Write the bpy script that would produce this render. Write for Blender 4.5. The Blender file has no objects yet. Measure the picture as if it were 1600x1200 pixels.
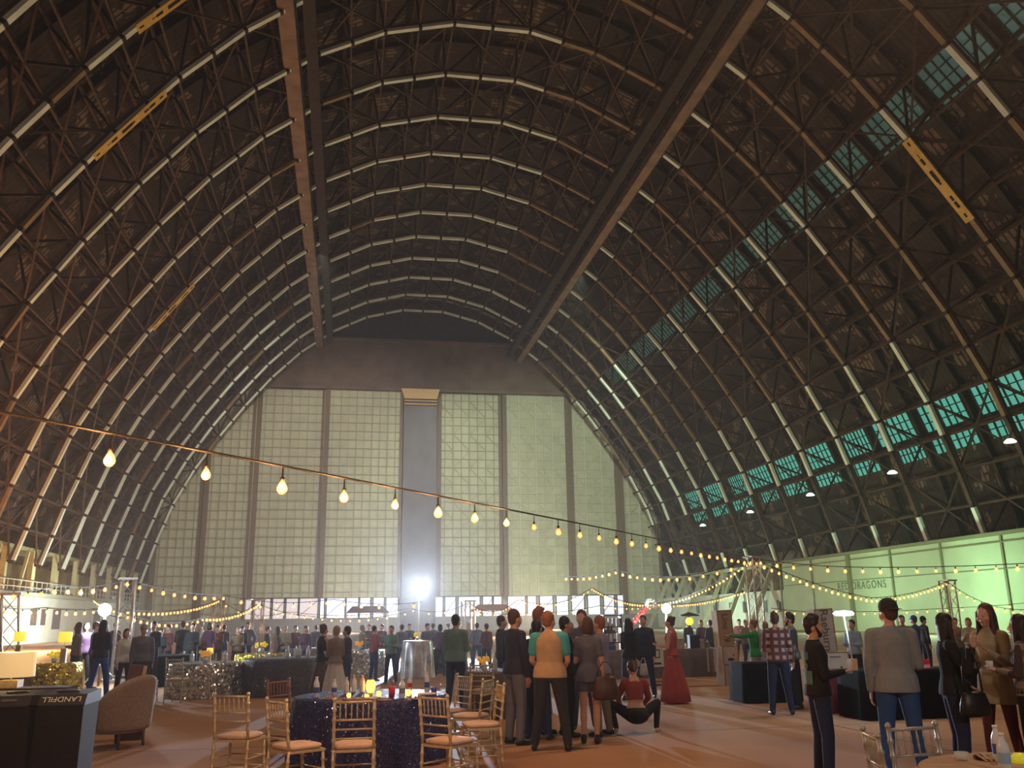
import bpy, math, random
from mathutils import Vector, Matrix
random.seed(7)
C = bpy.context.scene
COL = C.collection
PI = math.pi
# ------------------------------------------------------------------ camera model
FPX, PITCH, YAW, ROLL = 1400.0, 0.25540904, 0.18012877, -0.01450394
EYE = 1.65
def ray(px, py):
    x = (px-800)/FPX; y = -(py-600)/FPX
    c, s = math.cos(ROLL), math.sin(ROLL); x, y = c*x-s*y, s*x+c*y
    Z = math.cos(PITCH)-y*math.sin(PITCH); Y = math.sin(PITCH)+y*math.cos(PITCH)
    c, s = math.cos(YAW), math.sin(YAW)
    return Vector((x*c+Z*s, -x*s+Z*c, Y))
def G(px, py, z=0.0):
    r = ray(px, py); t = (z-EYE)/r.z
    return Vector((r.x*t, r.y*t, z))
def AT(px, py, Y):
    r = ray(px, py); r = r*(Y/r.y); r.z += EYE
    return r
cam = bpy.data.cameras.new('camera'); camo = bpy.data.objects.new('camera', cam); COL.objects.link(camo)
_f = ray(800, 600).normalized(); _u = (ray(800, 599)-ray(800, 601)); _r = _f.cross(_u).normalized(); _u = _r.cross(_f).normalized()
M3 = Matrix((_r, _u, -_f)).transposed()
camo.matrix_world = Matrix.Translation((0, 0, EYE)) @ M3.to_4x4()
cam.sensor_fit = 'HORIZONTAL'; cam.sensor_width = 36; cam.lens = FPX/1600*36
cam.clip_start = .05; cam.clip_end = 600
C.camera = camo
# ------------------------------------------------------------------ world, lights, exposure
C.view_settings.view_transform = 'Standard'; C.view_settings.look = 'None'
C.view_settings.gamma = 1; C.view_settings.use_curve_mapping = False
C.view_settings.exposure = 0.0
C.cycles.use_denoising = True
C.cycles.max_bounces = 5; C.cycles.diffuse_bounces = 3; C.cycles.glossy_bounces = 2
C.cycles.transmission_bounces = 3; C.cycles.volume_bounces = 0; C.cycles.transparent_max_bounces = 6
C.cycles.caustics_reflective = False; C.cycles.caustics_refractive = False
C.cycles.sample_clamp_indirect = 4
W = bpy.data.worlds.new('night'); C.world = W; W.use_nodes = True
W.node_tree.nodes['Background'].inputs[0].default_value = (.85, .56, .40, 1)
W.node_tree.nodes['Background'].inputs[1].default_value = .05
def lamp(kind, name, loc, power, col, radius=.2, rot=None, target=None, angle=None, size=None):
    l = bpy.data.lights.new(name, kind); l.energy = power; l.color = col
    if kind in ('POINT', 'SPOT'): l.shadow_soft_size = radius
    if kind == 'AREA': l.size = size or 1
    if kind == 'SPOT': l.spot_size = angle or 2.2; l.spot_blend = .6
    o = bpy.data.objects.new(name, l); COL.objects.link(o); o.location = loc
    if target is not None: o.rotation_euler = (Vector(target)-Vector(loc)).to_track_quat('-Z', 'Y').to_euler()
    return o
FILL_LAMPS = [  # added fill lamps, no fixtures: overhead, near the floor and behind the camera
 ('SPOT', (27, 24, 40), 19000, (1, .66, .42), (12, 26, 0), 2.2), ('SPOT', (-5, 10, 41), 9000, (1, .62, .38), (2, 14, 0), 2.0),
 ('SPOT', (-4, 92, 40), 34000, (1, .92, .74), (0, 136, 12), 1.3), ('SPOT', (25, 92, 39), 36000, (.84, 1, .74), (26, 136, 12), 1.3),
 ('POINT', (16, 80, 2.2), 8500, (1, .66, .40), None, 0), ('POINT', (-20, 64, 1.5), 9000, (1, .46, .18), None, 0), ('POINT', (0, 125, 1.4), 1500, (1, .95, .82), None, 0), ('POINT', (28, 125, 1.4), 1700, (.85, 1, .78), None, 0),
 ('POINT', (40, 74, 3.0), 1100, (.60, 1, .64), None, 0), ('POINT', (40, 106, 3.0), 1900, (.66, 1, .70), None, 0),
 ('POINT', (-21, 90, 2.2), 4200, (.85, 1, .97), None, 0), ('POINT', (41, 60, 3.0), 1700, (.60, 1, .62), None, 0),
 ('POINT', (4, -5, 7.0), 1300, (1, .80, .62), None, 0),
]
for k, loc, pw, c, tg, an in FILL_LAMPS: lamp(k, 'hangar_fill_light', loc, pw, c, .35, target=tg, angle=an)
# ------------------------------------------------------------------ materials
MATS = {}
def nodes(m): return m.node_tree.nodes, m.node_tree.links
def mat(name, col, rough=.6, metal=0, emit=None, es=0, var=.12, scale=8, bump=0, alpha=1, spec=.4, trans=0):
    if name in MATS: return MATS[name]
    m = bpy.data.materials.new(name); m.use_nodes = True; n, l = nodes(m); b = n['Principled BSDF']
    b.inputs['Roughness'].default_value = rough; b.inputs['Metallic'].default_value = metal
    b.inputs['Specular IOR Level'].default_value = spec
    b.inputs['Base Color'].default_value = (*col, 1)
    if var:
        tc = n.new('ShaderNodeTexCoord'); t = n.new('ShaderNodeTexNoise'); t.inputs['Scale'].default_value = scale; t.inputs['Detail'].default_value = 3
        l.new(tc.outputs['Object'], t.inputs['Vector'])
        r = n.new('ShaderNodeMapRange'); r.inputs['To Min'].default_value = 1-var*2; r.inputs['To Max'].default_value = 1+var*2
        r.inputs['From Min'].default_value = .25; r.inputs['From Max'].default_value = .75
        l.new(t.outputs['Fac'], r.inputs['Value'])
        v = n.new('ShaderNodeVectorMath'); v.operation = 'SCALE'; v.inputs[0].default_value = col
        l.new(r.outputs[0], v.inputs['Scale']); l.new(v.outputs[0], b.inputs['Base Color'])
        if bump:
            bp = n.new('ShaderNodeBump'); bp.inputs['Strength'].default_value = bump; l.new(t.outputs['Fac'], bp.inputs['Height']); l.new(bp.outputs[0], b.inputs['Normal'])
    if emit: b.inputs['Emission Color'].default_value = (*emit, 1); b.inputs['Emission Strength'].default_value = es
    if alpha < 1: b.inputs['Alpha'].default_value = alpha
    if trans: b.inputs['Transmission Weight'].default_value = trans
    MATS[name] = m; return m
def mathn(n, l, op, a, b=None):
    q = n.new('ShaderNodeMath'); q.operation = op
    for i, v in enumerate((a, b)):
        if v is None: continue
        if isinstance(v, (int, float)): q.inputs[i].default_value = v
        else: l.new(v, q.inputs[i])
    return q.outputs[0]
def colmix(n, l, fac, a, b):
    q = n.new('ShaderNodeMix'); q.data_type = 'RGBA'
    if isinstance(fac, float): q.inputs[0].default_value = fac
    else: l.new(fac, q.inputs[0])
    for i, v in ((6, a), (7, b)):
        if isinstance(v, tuple): q.inputs[i].default_value = (*v, 1)
        else: l.new(v, q.inputs[i])
    return q.outputs[2]
# ------------------------------------------------------------------ mesh builder
class MB:
    def __init__(s): s.v = []; s.f = []; s.m = []; s.uv = {}
    def add(s, vs, fs, mi=0):
        o = len(s.v); s.v += [tuple(v) for v in vs]
        for f in fs: s.f.append(tuple(o+i for i in f)); s.m.append(mi)
        return s
    def box(s, cx, cy, cz, sx, sy, sz, rz=0, mi=0):
        vs = []; c, q = math.cos(rz), math.sin(rz)
        for z in (-.5, .5):
            for x, y in ((-.5, -.5), (.5, -.5), (.5, .5), (-.5, .5)):
                X, Y = x*sx, y*sy; vs.append((cx+X*c-Y*q, cy+X*q+Y*c, cz+z*sz))
        return s.add(vs, [(3,2,1,0), (4,5,6,7), (0,1,5,4), (1,2,6,5), (2,3,7,6), (3,0,4,7)], mi)
    def bar(s, a, b, w, d, up=(0, 0, 1), mi=0):
        a, b, up = Vector(a), Vector(b), Vector(up); t = (b-a).normalized()
        x = t.cross(up)
        if x.length < 1e-4: x = t.cross(Vector((1, 0, 0)))
        x.normalize(); y = x.cross(t).normalized(); vs = []
        for p in (a, b):
            for i, j in ((-.5, -.5), (.5, -.5), (.5, .5), (-.5, .5)): vs.append(p+x*w*i+y*d*j)
        return s.add(vs, [(3,2,1,0), (4,5,6,7), (0,1,5,4), (1,2,6,5), (2,3,7,6), (3,0,4,7)], mi)
    def tube(s, pts, r, n=6, mi=0, caps=True):
        pts = [Vector(p) for p in pts]; rs = r if isinstance(r, (list, tuple)) else [r]*len(pts)
        vs = []; fs = []; pv = None
        for i, p in enumerate(pts):
            t = (pts[min(i+1, len(pts)-1)]-pts[max(i-1, 0)]).normalized()
            x = (pv - t*pv.dot(t)) if pv is not None else t.orthogonal()
            if x.length < 1e-5: x = t.orthogonal()
            x.normalize(); y = t.cross(x); pv = x
            for k in range(n):
                a = 2*PI*k/n; vs.append(p+(x*math.cos(a)+y*math.sin(a))*rs[i])
        for i in range(len(pts)-1):
            for k in range(n): fs.append((i*n+k, i*n+(k+1) % n, (i+1)*n+(k+1) % n, (i+1)*n+k))
        if caps: fs.append(tuple(range(n-1, -1, -1))); fs.append(tuple((len(pts)-1)*n+k for k in range(n)))
        return s.add(vs, fs, mi)
    def lathe(s, prof, c=(0, 0, 0), n=16, mi=0, sx=1, sy=1):
        vs = []; fs = []
        for r, z in prof:
            for k in range(n):
                a = 2*PI*k/n; vs.append((c[0]+r*math.cos(a)*sx, c[1]+r*math.sin(a)*sy, c[2]+z))
        for i in range(len(prof)-1):
            for k in range(n): fs.append((i*n+k, i*n+(k+1) % n, (i+1)*n+(k+1) % n, (i+1)*n+k))
        fs.append(tuple(range(n-1, -1, -1))); fs.append(tuple((len(prof)-1)*n+k for k in range(n)))
        return s.add(vs, fs, mi)
    def ball(s, c, r, n=10, sx=1, sy=1, sz=1, mi=0):
        h = max(5, n//2+1)
        return s.lathe([(max(1e-4, math.sin(PI*i/h))*r, -math.cos(PI*i/h)*r*sz) for i in range(h+1)], c, n, mi, sx, sy)
    def loft(s, rings, n=14, mi=0):   # rings: (x,y,z,rx,ry)
        vs = []; fs = []
        for x, y, z, rx, ry in rings:
            for k in range(n):
                a = 2*PI*k/n; vs.append((x+rx*math.cos(a), y+ry*math.sin(a), z))
        for i in range(len(rings)-1):
            for k in range(n): fs.append((i*n+k, i*n+(k+1) % n, (i+1)*n+(k+1) % n, (i+1)*n+k))
        fs.append(tuple(range(n-1, -1, -1))); fs.append(tuple((len(rings)-1)*n+k for k in range(n)))
        return s.add(vs, fs, mi)
    def caps(s, a, b, ra, rb, n=10, mi=0):   # tapered capsule
        a, b = Vector(a), Vector(b); t = (b-a)
        if t.length < 1e-5: t = Vector((0, 0, 1e-4))
        L = t.length; t.normalize(); pts = []; rs = []
        for q in (-1, -.8, -.45): pts.append(a+t*q*ra); rs.append(max(.02, math.sqrt(1-q*q))*ra)
        pts += [a, b]; rs += [ra, rb]
        for q in (.45, .8, 1): pts.append(b+t*q*rb); rs.append(max(.02, math.sqrt(max(0, 1-q*q)))*rb)
        return s.tube(pts, rs, n, mi)
    def tf(s, M):
        s.v = [tuple(M @ Vector(v)) for v in s.v]; return s
    def build(s, name, mats, parent=None, smooth=False, kind=None, loc=None):
        me = bpy.data.meshes.new(name); me.from_pydata(s.v, [], s.f)
        if not isinstance(mats, (list, tuple)): mats = [mats]
        for m in mats: me.materials.append(m)
        if any(s.m): me.polygons.foreach_set('material_index', s.m)
        if smooth: me.polygons.foreach_set('use_smooth', [True]*len(s.f))
        me.update(); o = bpy.data.objects.new(name, me); COL.objects.link(o)
        if parent is not None: o.parent = parent
        if kind: o['kind'] = kind
        if loc is not None: o.location = loc
        return o
def tag(o, label, cat, group=None, kind=None):
    o['label'] = label; o['category'] = cat
    if group: o['group'] = group
    if kind: o['kind'] = kind
    return o
def empty(name, label, cat, loc=(0, 0, 0), rz=0, group=None):
    o = bpy.data.objects.new(name, None); COL.objects.link(o); o.location = loc; o.rotation_euler = (0, 0, rz)
    o.empty_display_size = .1
    return tag(o, label, cat, group)
def kids(o): return [c for c in bpy.data.objects if c.parent == o]
KID = {}
def copy_tree(o, parent=None, _idx=None):
    if _idx is None:
        _idx = {}
        for c in bpy.data.objects:
            if c.parent: _idx.setdefault(c.parent.name, []).append(c)
    c = o.copy(); COL.objects.link(c)
    if parent is not None: c.parent = parent
    for ch in _idx.get(o.name, []): copy_tree(ch, c, _idx)
    return c
def struct(name, mb, m, parent=None, label=None, smooth=False):
    o = mb.build(name, m, parent, smooth)
    if parent is None: o['kind'] = 'structure'
    if label: o['label'] = label
    return o
ORD = ['', 'first', 'second', 'third', 'fourth', 'fifth', 'sixth', 'seventh', 'eighth', 'ninth', 'tenth', 'eleventh', 'twelfth', 'thirteenth', 'fourteenth', 'fifteenth', 'sixteenth', 'seventeenth', 'eighteenth', 'nineteenth', 'twentieth', 'twenty-first', 'twenty-second', 'twenty-third', 'twenty-fourth', 'twenty-fifth', 'twenty-sixth', 'twenty-seventh', 'twenty-eighth', 'twenty-ninth', 'thirtieth']
# ------------------------------------------------------------------ hangar
XA, SP, Y0 = 10.16, 7.0, 62.16
AC = (46.5546745, -22.9994938, 24.6051925, -12.02253506, 2.21803973)
def rr(th): t2 = th*th; return sum(a*t2**i for i, a in enumerate(AC))
def P2(th, off=0.0): r = rr(th)+off; return (XA+r*math.sin(th), EYE+r*math.cos(th))
# arc-length table on one side
tab = [(0.0, 0.0)]; pt = P2(0)
for i in range(1, 1500):
    th = i*.001; p = P2(th); tab.append((tab[-1][0]+math.hypot(p[0]-pt[0], p[1]-pt[1]), th)); pt = p
def th_of(s):
    for a, t in tab:
        if a >= s: return t
    return tab[-1][1]
TH_END = 1.435
s_end = [a for a, t in tab if t <= TH_END][-1]
nseg = 10; big = (s_end-3.1)/nseg
kink = [3.1+big*i for i in range(nseg+1)]; allj = []
for i in range(nseg): allj += [kink[i], (kink[i]+kink[i+1])/2]
allj.append(kink[-1])
def polypt(s, off=0.0, k=0):      # point on the kinked polygon at signed arc s
    sg = 1 if s >= 0 else -1; a = abs(s)
    if a <= 3.1:
        e = P2(th_of(3.1), off); q = a/3.1; x, z = XA+(e[0]-XA)*q, e[1]
    else:
        i = min(nseg-1, int((a-3.1)/big+1e-6)); q = (a-kink[i])/big
        e0, e1 = P2(th_of(kink[i]), off), P2(th_of(kink[i+1]), off); x, z = e0[0]+(e1[0]-e0[0])*q, e0[1]+(e1[1]-e0[1])*q
    if sg < 0: x = 2*XA-x
    return (x, z)
J = [-s for s in reversed(allj)]+[0.0]+allj
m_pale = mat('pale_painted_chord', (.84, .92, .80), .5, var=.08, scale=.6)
m_amber = mat('amber_lit_timber', (.27, .18, .085), .55, var=.15, scale=1.5)  # amber lamp light on the chords, painted as a timber colour
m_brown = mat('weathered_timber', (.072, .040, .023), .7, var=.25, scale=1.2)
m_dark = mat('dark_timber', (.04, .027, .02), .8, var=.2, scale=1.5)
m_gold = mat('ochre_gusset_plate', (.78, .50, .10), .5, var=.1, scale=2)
m_void = mat('slot_shadow', (.02, .012, .01), .9, var=0)
def segmat(k, s):  # bands by angle; the amber ones carry lamp light in their colour
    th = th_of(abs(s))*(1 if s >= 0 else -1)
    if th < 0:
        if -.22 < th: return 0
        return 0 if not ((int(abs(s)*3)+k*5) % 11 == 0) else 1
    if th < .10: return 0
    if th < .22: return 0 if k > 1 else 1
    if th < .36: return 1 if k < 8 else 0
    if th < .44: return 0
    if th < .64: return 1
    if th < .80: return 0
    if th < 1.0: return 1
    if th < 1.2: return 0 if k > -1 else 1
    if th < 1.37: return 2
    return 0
arch_desc = 'dark timber roof arch with pale chord panels'
KMIN, KMAX = -6, 10
for k in range(KMIN, KMAX+1):
    y = Y0+SP*k
    n = KMAX-k+1
    root = empty('roof_arch', f'{arch_desc}, {ORD[n]} arch counted from the far door', 'roof arch', (XA, y, EYE), 0, 'timber arches of the hangar roof')
    def L(p, dy=0): return (p[0]-XA, dy, p[1]-EYE)
    ic = MB(); gs = MB(); ow = MB(); wb = MB(); gp = MB()
    for a, b in zip(J[:-1], J[1:]):
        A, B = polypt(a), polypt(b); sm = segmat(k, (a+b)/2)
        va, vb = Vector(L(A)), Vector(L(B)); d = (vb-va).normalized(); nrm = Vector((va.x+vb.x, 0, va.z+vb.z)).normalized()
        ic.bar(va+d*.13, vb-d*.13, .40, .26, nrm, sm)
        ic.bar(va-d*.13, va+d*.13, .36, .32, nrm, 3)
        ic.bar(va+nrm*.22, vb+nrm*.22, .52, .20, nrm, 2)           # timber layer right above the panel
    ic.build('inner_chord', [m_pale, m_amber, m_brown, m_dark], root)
    oc = MB()
    for i, (a, b) in enumerate(zip(J[:-1], J[1:])):
        A, B, O, Q = polypt(a), polypt(b), polypt(a, 3.4), polypt(b, 3.4)
        oc.bar(L(O), L(Q), .4, .3, (0, 1, 0))
        if i % 2 == 0: wb.bar(L(A), L(Q), .17, .15, (0, 1, 0))
        else: wb.bar(L(O), L(B), .17, .15, (0, 1, 0))
        wb.bar(L(A), L(O), .18, .18, (0, 1, 0))
    oc.build('outer_chord', m_dark, root); wb.build('web_bracing', m_dark, root)
    # ochre steel stiffener plates with cut slots
    spans = {-1: [(-33.6, -27.2)], -2: [(31.4, 38.2), (-27.6, -21.5)], 3: [(-36.6, -31.0)]}.get(k, [])
    for (a, b) in spans:
        A, B = Vector(L(polypt(a))), Vector(L(polypt(b))); d = (B-A).normalized(); nrm = Vector((A.x+B.x, 0, A.z+B.z)).normalized()
        gp = MB(); gp.bar(A-nrm*.18, B-nrm*.18, .86, .06, nrm); ln = (B-A).length
        pl = gp.build('stiffener_plate', m_gold, root); pl['label'] = 'ochre steel plate with dark slots'
        for q, w, h in ((.05, .3, .14), (.2, .3, .06), (.27, .5, .22), (.45, .9, .3), (.53, .3, .16), (.72, .4, .2), (.8, .5, .24), (.93, .3, .16)):
            c = A.lerp(B, q)-nrm*.20; sl = MB(); sl.bar(c-d*w/2, c+d*w/2, h, .05, nrm); sl.build('slot', m_void, pl)
# purlins along the hangar, one per joint line, and diagonal bracing per bay
ytop0, ytop1 = Y0+SP*KMIN-6, Y0+SP*KMAX+3.4
for i, s in enumerate(J[1:-1]):
    A = polypt(s, .35); O = polypt(s, 3.3); mb = MB(); mb.bar((A[0], ytop0, A[1]), (A[0], ytop1, A[1]), .14, .18); mb.bar((O[0], ytop0, O[1]), (O[0], ytop1, O[1]), .2, .25)
    struct('trim_%d' % (i+1), mb, m_brown)
for k in range(KMIN, KMAX):
    mb = MB(); ya, yb = Y0+SP*k, Y0+SP*(k+1)
    for i in range(0, len(J)-1, 2):
        A, B = polypt(J[i], .3), polypt(J[min(i+2, len(J)-1)], .3); M_ = polypt(J[i+1], .3)
        if (i//2+k) % 2 == 0 or abs(J[i]) < 24:
            mb.bar((A[0], ya, A[1]), (B[0], yb, B[1]), .13, .13)
        if (i//2+k) % 2 == 1 or abs(J[i]) > 30:
            mb.bar((B[0], ya, B[1]), (A[0], yb, A[1]), .13, .13)
        O = polypt(J[i+1], 3.2); mb.bar((M_[0], ya, M_[1]), (O[0], (ya+yb)/2, O[1]), .1, .12); mb.bar((M_[0], yb, M_[1]), (O[0], (ya+yb)/2, O[1]), .1, .12)
        O2 = polypt(J[i+1], 3.0); mb.bar((O2[0]-.0, ya, O2[1]), (O2[0], yb, O2[1]), .12, .3)
    struct('ceiling_bracing', mb, m_brown)
# roof deck
def deck_mat():
    m = bpy.data.materials.new('roof_planking'); m.use_nodes = True; n, l = nodes(m); b = n['Principled BSDF']
    uv = n.new('ShaderNodeUVMap'); sp = n.new('ShaderNodeSeparateXYZ'); l.new(uv.outputs[0], sp.inputs[0])
    br = n.new('ShaderNodeTexBrick'); br.inputs['Scale'].default_value = 1; br.inputs['Brick Width'].default_value = 1.75; br.inputs['Row Height'].default_value = .55
    br.inputs['Mortar Size'].default_value = .09; br.inputs['Color1'].default_value = (.030, .018, .012, 1); br.inputs['Color2'].default_value = (.052, .033, .022, 1); br.inputs['Mortar'].default_value = (.02, .013, .01, 1)
    l.new(uv.outputs[0], br.inputs['Vector'])
    v = n.new('ShaderNodeTexVoronoi'); v.inputs['Scale'].default_value = .95; l.new(uv.outputs[0], v.inputs['Vector'])
    f = mathn(n, l, 'GREATER_THAN', v.outputs['Color'], .68)
    ns = n.new('ShaderNodeTexNoise'); ns.inputs['Scale'].default_value = .12; l.new(uv.outputs[0], ns.inputs['Vector'])
    f2 = mathn(n, l, 'MULTIPLY', f, mathn(n, l, 'GREATER_THAN', ns.outputs['Fac'], .46))
    f3 = mathn(n, l, 'MULTIPLY', f2, mathn(n, l, 'SUBTRACT', 1.0, br.outputs['Fac']))
    c = colmix(n, l, f3, br.outputs['Color'], (.20, .14, .09))
    l.new(c, b.inputs['Base Color']); b.inputs['Roughness'].default_value = .8
    return m
md = deck_mat()
me = bpy.data.meshes.new('ceiling'); vs = []; fs = []; uvs = []
SS = [-s for s in reversed(allj)]+allj
dy0, dy1 = -14.0, 136.5
for s in SS:
    p = polypt(s, 3.75); vs += [(p[0], dy0, p[1]), (p[0], dy1, p[1])]; uvs += [(s, dy0), (s, dy1)]
no = len(vs)
for s in SS:
    p = polypt(s, 4.1); vs += [(p[0], dy0, p[1]), (p[0], dy1, p[1])]; uvs += [(s, dy0), (s, dy1)]
for i in range(len(SS)-1):
    fs.append((2*i, 2*i+2, 2*i+3, 2*i+1)); fs.append((no+2*i, no+2*i+1, no+2*i+3, no+2*i+2))
me.from_pydata(vs, [], fs); ul = me.uv_layers.new(name='UVMap')
for lp in me.loops: ul.data[lp.index].uv = uvs[lp.vertex_index]
me.materials.append(md); co = bpy.data.objects.new('ceiling', me); COL.objects.link(co); co['kind'] = 'structure'
# skylight windows on the right slope
m_teal = mat('night_glass_high', (.05, .12, .10), .3, emit=(.10, .24, .20), es=.20, var=0)
m_teal2 = mat('night_glass_low', (.05, .16, .13), .3, emit=(.08, .42, .32), es=.85, var=0)
m_mun = mat('window_bar', (.03, .035, .03), .7, var=0)
def s_of_phi(phi, off):
    for a, t in tab:
        p = P2(t, off)
        if math.degrees(math.atan2(p[0], p[1]-EYE)) >= phi: return a
wn = 0
for (p0, p1, mt, nr) in ((46.2, 49.7, m_teal, 4), (70.3, 73.0, m_teal2, 3), (73.5, 75.2, m_teal2, 2)):
    s0, s1 = s_of_phi(p0, 3.6), s_of_phi(p1, 3.6); a, b = P2(th_of(s0), 3.55), P2(th_of(s1), 3.55)
    for k in range(KMIN+1, KMAX-1):
        wn += 1; ya, yb = Y0+SP*k+.7, Y0+SP*(k+1)-.7
        if p0 > 60 and (k*7+int(p0)) % 4 == 0: yb -= 1.4
        mb = MB(); nx, nz = (b[1]-a[1]), -(b[0]-a[0]); q = math.hypot(nx, nz); nx, nz = nx/q*.06, nz/q*.06
        mb.add([(a[0], ya, a[1]), (a[0], yb, a[1]), (b[0], yb, b[1]), (b[0], ya, b[1]), (a[0]-nx, ya, a[1]-nz), (a[0]-nx, yb, a[1]-nz), (b[0]-nx, yb, b[1]-nz), (b[0]-nx, ya, b[1]-nz)],
               [(0, 1, 2, 3), (7, 6, 5, 4), (0, 4, 5, 1), (1, 5, 6, 2), (2, 6, 7, 3), (3, 7, 4, 0)])
        w = struct('window_%d' % wn, mb, mt)
        fr = MB(); up = (nx, 0, nz)
        nc = 7
        for i in range(nc+1):
            yy = ya+(yb-ya)*i/nc; th = .16 if i % 3 == 0 else .08; fr.bar((a[0]+nx, yy, a[1]+nz), (b[0]+nx, yy, b[1]+nz), th, .1, up)
        for j in range(nr+1):
            x, z = a[0]+(b[0]-a[0])*j/nr, a[1]+(b[1]-a[1])*j/nr; fr.bar((x+nx, ya, z+nz), (x+nx, yb, z+nz), .09, .1, up)
        fr.build('window_bars', m_mun, w)
# catwalks hung under the arches
m_cw = mat('catwalk_timber', (.24, .15, .095), .6, var=.2, scale=.7)
for sx, lab in ((-1, 'long brown catwalk box hung under the arches left of the crown'), (1, 'long brown catwalk box hung under the arches right of the crown')):
    cx, cz = XA+sx*15.6, (42.5 if sx < 0 else 41.2)
    r = empty('catwalk', lab, 'catwalk', (cx, 8, cz), 0)
    ln = 128
    cw = 1.15 if sx < 0 else .85
    b = MB(); b.box(0, ln/2, 0, cw, ln, .25); b.build('walkway', m_cw, r)
    rl = MB(); hg = MB()
    for q in (-.62, .62):
        rl.box(q, ln/2, 1.1, .1, ln, .12); rl.box(q, ln/2, .3, .14, ln, .45)
    n = int(ln/3.5)
    for i in range(n+1):
        yy = min(ln-.2, .2+i*3.5)
        for q in (-.62, .62):
            if i < n: rl.bar((q, yy, .5), (q, yy+3.5, 1.1), .06, .06)
    for q in (-.62, .62): hg.box(q, 0, 1.0, .12, .12, 2.0)
    hg.box(0, 0, 1.9, 1.5, .16, .16); h0 = hg.build('hanger', m_brown, r)
    for i in range(n+1):
        h1 = h0 if i == 0 else h0.copy(); h1.location = (0, min(ln-.2, .2+i*3.5), 0)
        if i: COL.objects.link(h1)
    rl.build('guard_rail', m_dark, r)
    t = MB(); t.box(1.5*(1 if sx < 0 else -1), ln/2, .9, .9, ln, .3); t.box(1.5*(1 if sx < 0 else -1), ln/2, 1.9, .5, ln, .2)
    for i in range(n): t.bar((1.5*(1 if sx < 0 else -1), i*3.5, .9), (1.5*(1 if sx < 0 else -1), i*3.5+3.5, 1.9), .1, .1)
    t.build('service_track', m_dark, r)
# ------------------------------------------------------------------ floor
def floor_mat():
    m = bpy.data.materials.new('worn_concrete'); m.use_nodes = True; n, l = nodes(m); b = n['Principled BSDF']
    tc = n.new('ShaderNodeTexCoord'); sp = n.new('ShaderNodeSeparateXYZ'); l.new(tc.outputs['Object'], sp.inputs[0])
    a = n.new('ShaderNodeTexNoise'); a.inputs['Scale'].default_value = .35; a.inputs['Detail'].default_value = 6; l.new(tc.outputs['Object'], a.inputs['Vector'])
    c = colmix(n, l, mathn(n, l, 'MULTIPLY', mathn(n, l, 'SUBTRACT', a.outputs['Fac'], .3), 2.2), (.25, .125, .062), (.47, .275, .15))
    g = None
    for o, w in ((sp.outputs['X'], 6.1), (sp.outputs['Y'], 6.1)):
        q = mathn(n, l, 'LESS_THAN', mathn(n, l, 'ABSOLUTE', mathn(n, l, 'SUBTRACT', mathn(n, l, 'FRACT', mathn(n, l, 'DIVIDE', mathn(n, l, 'ADD', o, 300.7), w)), .5)), .004)
        g = q if g is None else mathn(n, l, 'MAXIMUM', g, q)
    c = colmix(n, l, g, c, (.09, .06, .045))
    l.new(c, b.inputs['Base Color'])
    r = n.new('ShaderNodeMapRange'); r.inputs['To Min'].default_value = .6; r.inputs['To Max'].default_value = .85; l.new(a.outputs['Fac'], r.inputs['Value']); l.new(r.outputs[0], b.inputs['Roughness'])
    bp = n.new('ShaderNodeBump'); bp.inputs['Strength'].default_value = .15; a2 = n.new('ShaderNodeTexNoise'); a2.inputs['Scale'].default_value = 6; l.new(tc.outputs['Object'], a2.inputs['Vector']); l.new(a2.outputs['Fac'], bp.inputs['Height']); l.new(bp.outputs[0], b.inputs['Normal'])
    return m
fl = MB(); fl.box(XA, 60, -.1, 96, 160, .2); struct('floor', fl, floor_mat())
# ------------------------------------------------------------------ far wall and door
YW = 136.0
m_door = mat('door_sheeting', (.50, .50, .38), .7, var=.06, scale=.5)
m_rib = mat('door_girt', (.36, .36, .27), .7, var=.1)
m_girtp = mat('door_frame_pale', (.60, .63, .50), .6, var=.1)
m_post = mat('door_post_brown', (.17, .125, .085), .7, var=.1)
m_head = mat('header_timber', (.165, .115, .085), .8, var=.15, scale=.4)
# gable
gb = MB(); ring = [polypt(s, 3.7) for s in SS]
n = len(ring); gb.add([(x, YW+1.2, z) for x, z in ring]+[(x, YW+1.5, z) for x, z in ring]+[(ring[0][0], YW+1.2, 0), (ring[-1][0], YW+1.2, 0)], [tuple(range(n))+(2*n+1, 2*n), tuple(range(2*n-1, n-1, -1))])
struct('wall_far', gb, m_dark)
hd = MB(); hd.box(XA+1, YW+.2, 40.0, 50, 1.6, 8.0); hd.box(XA+.5, YW-.9, 36.1, 60, .5, .5); hd.box(XA+.5, YW-.9, 43.9, 46, .5, .4)
for x in range(-12, 34, 6): hd.box(x, YW-.65, 40, .3, .1, 7.5)
struct('wall_header', hd, m_head)
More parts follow.
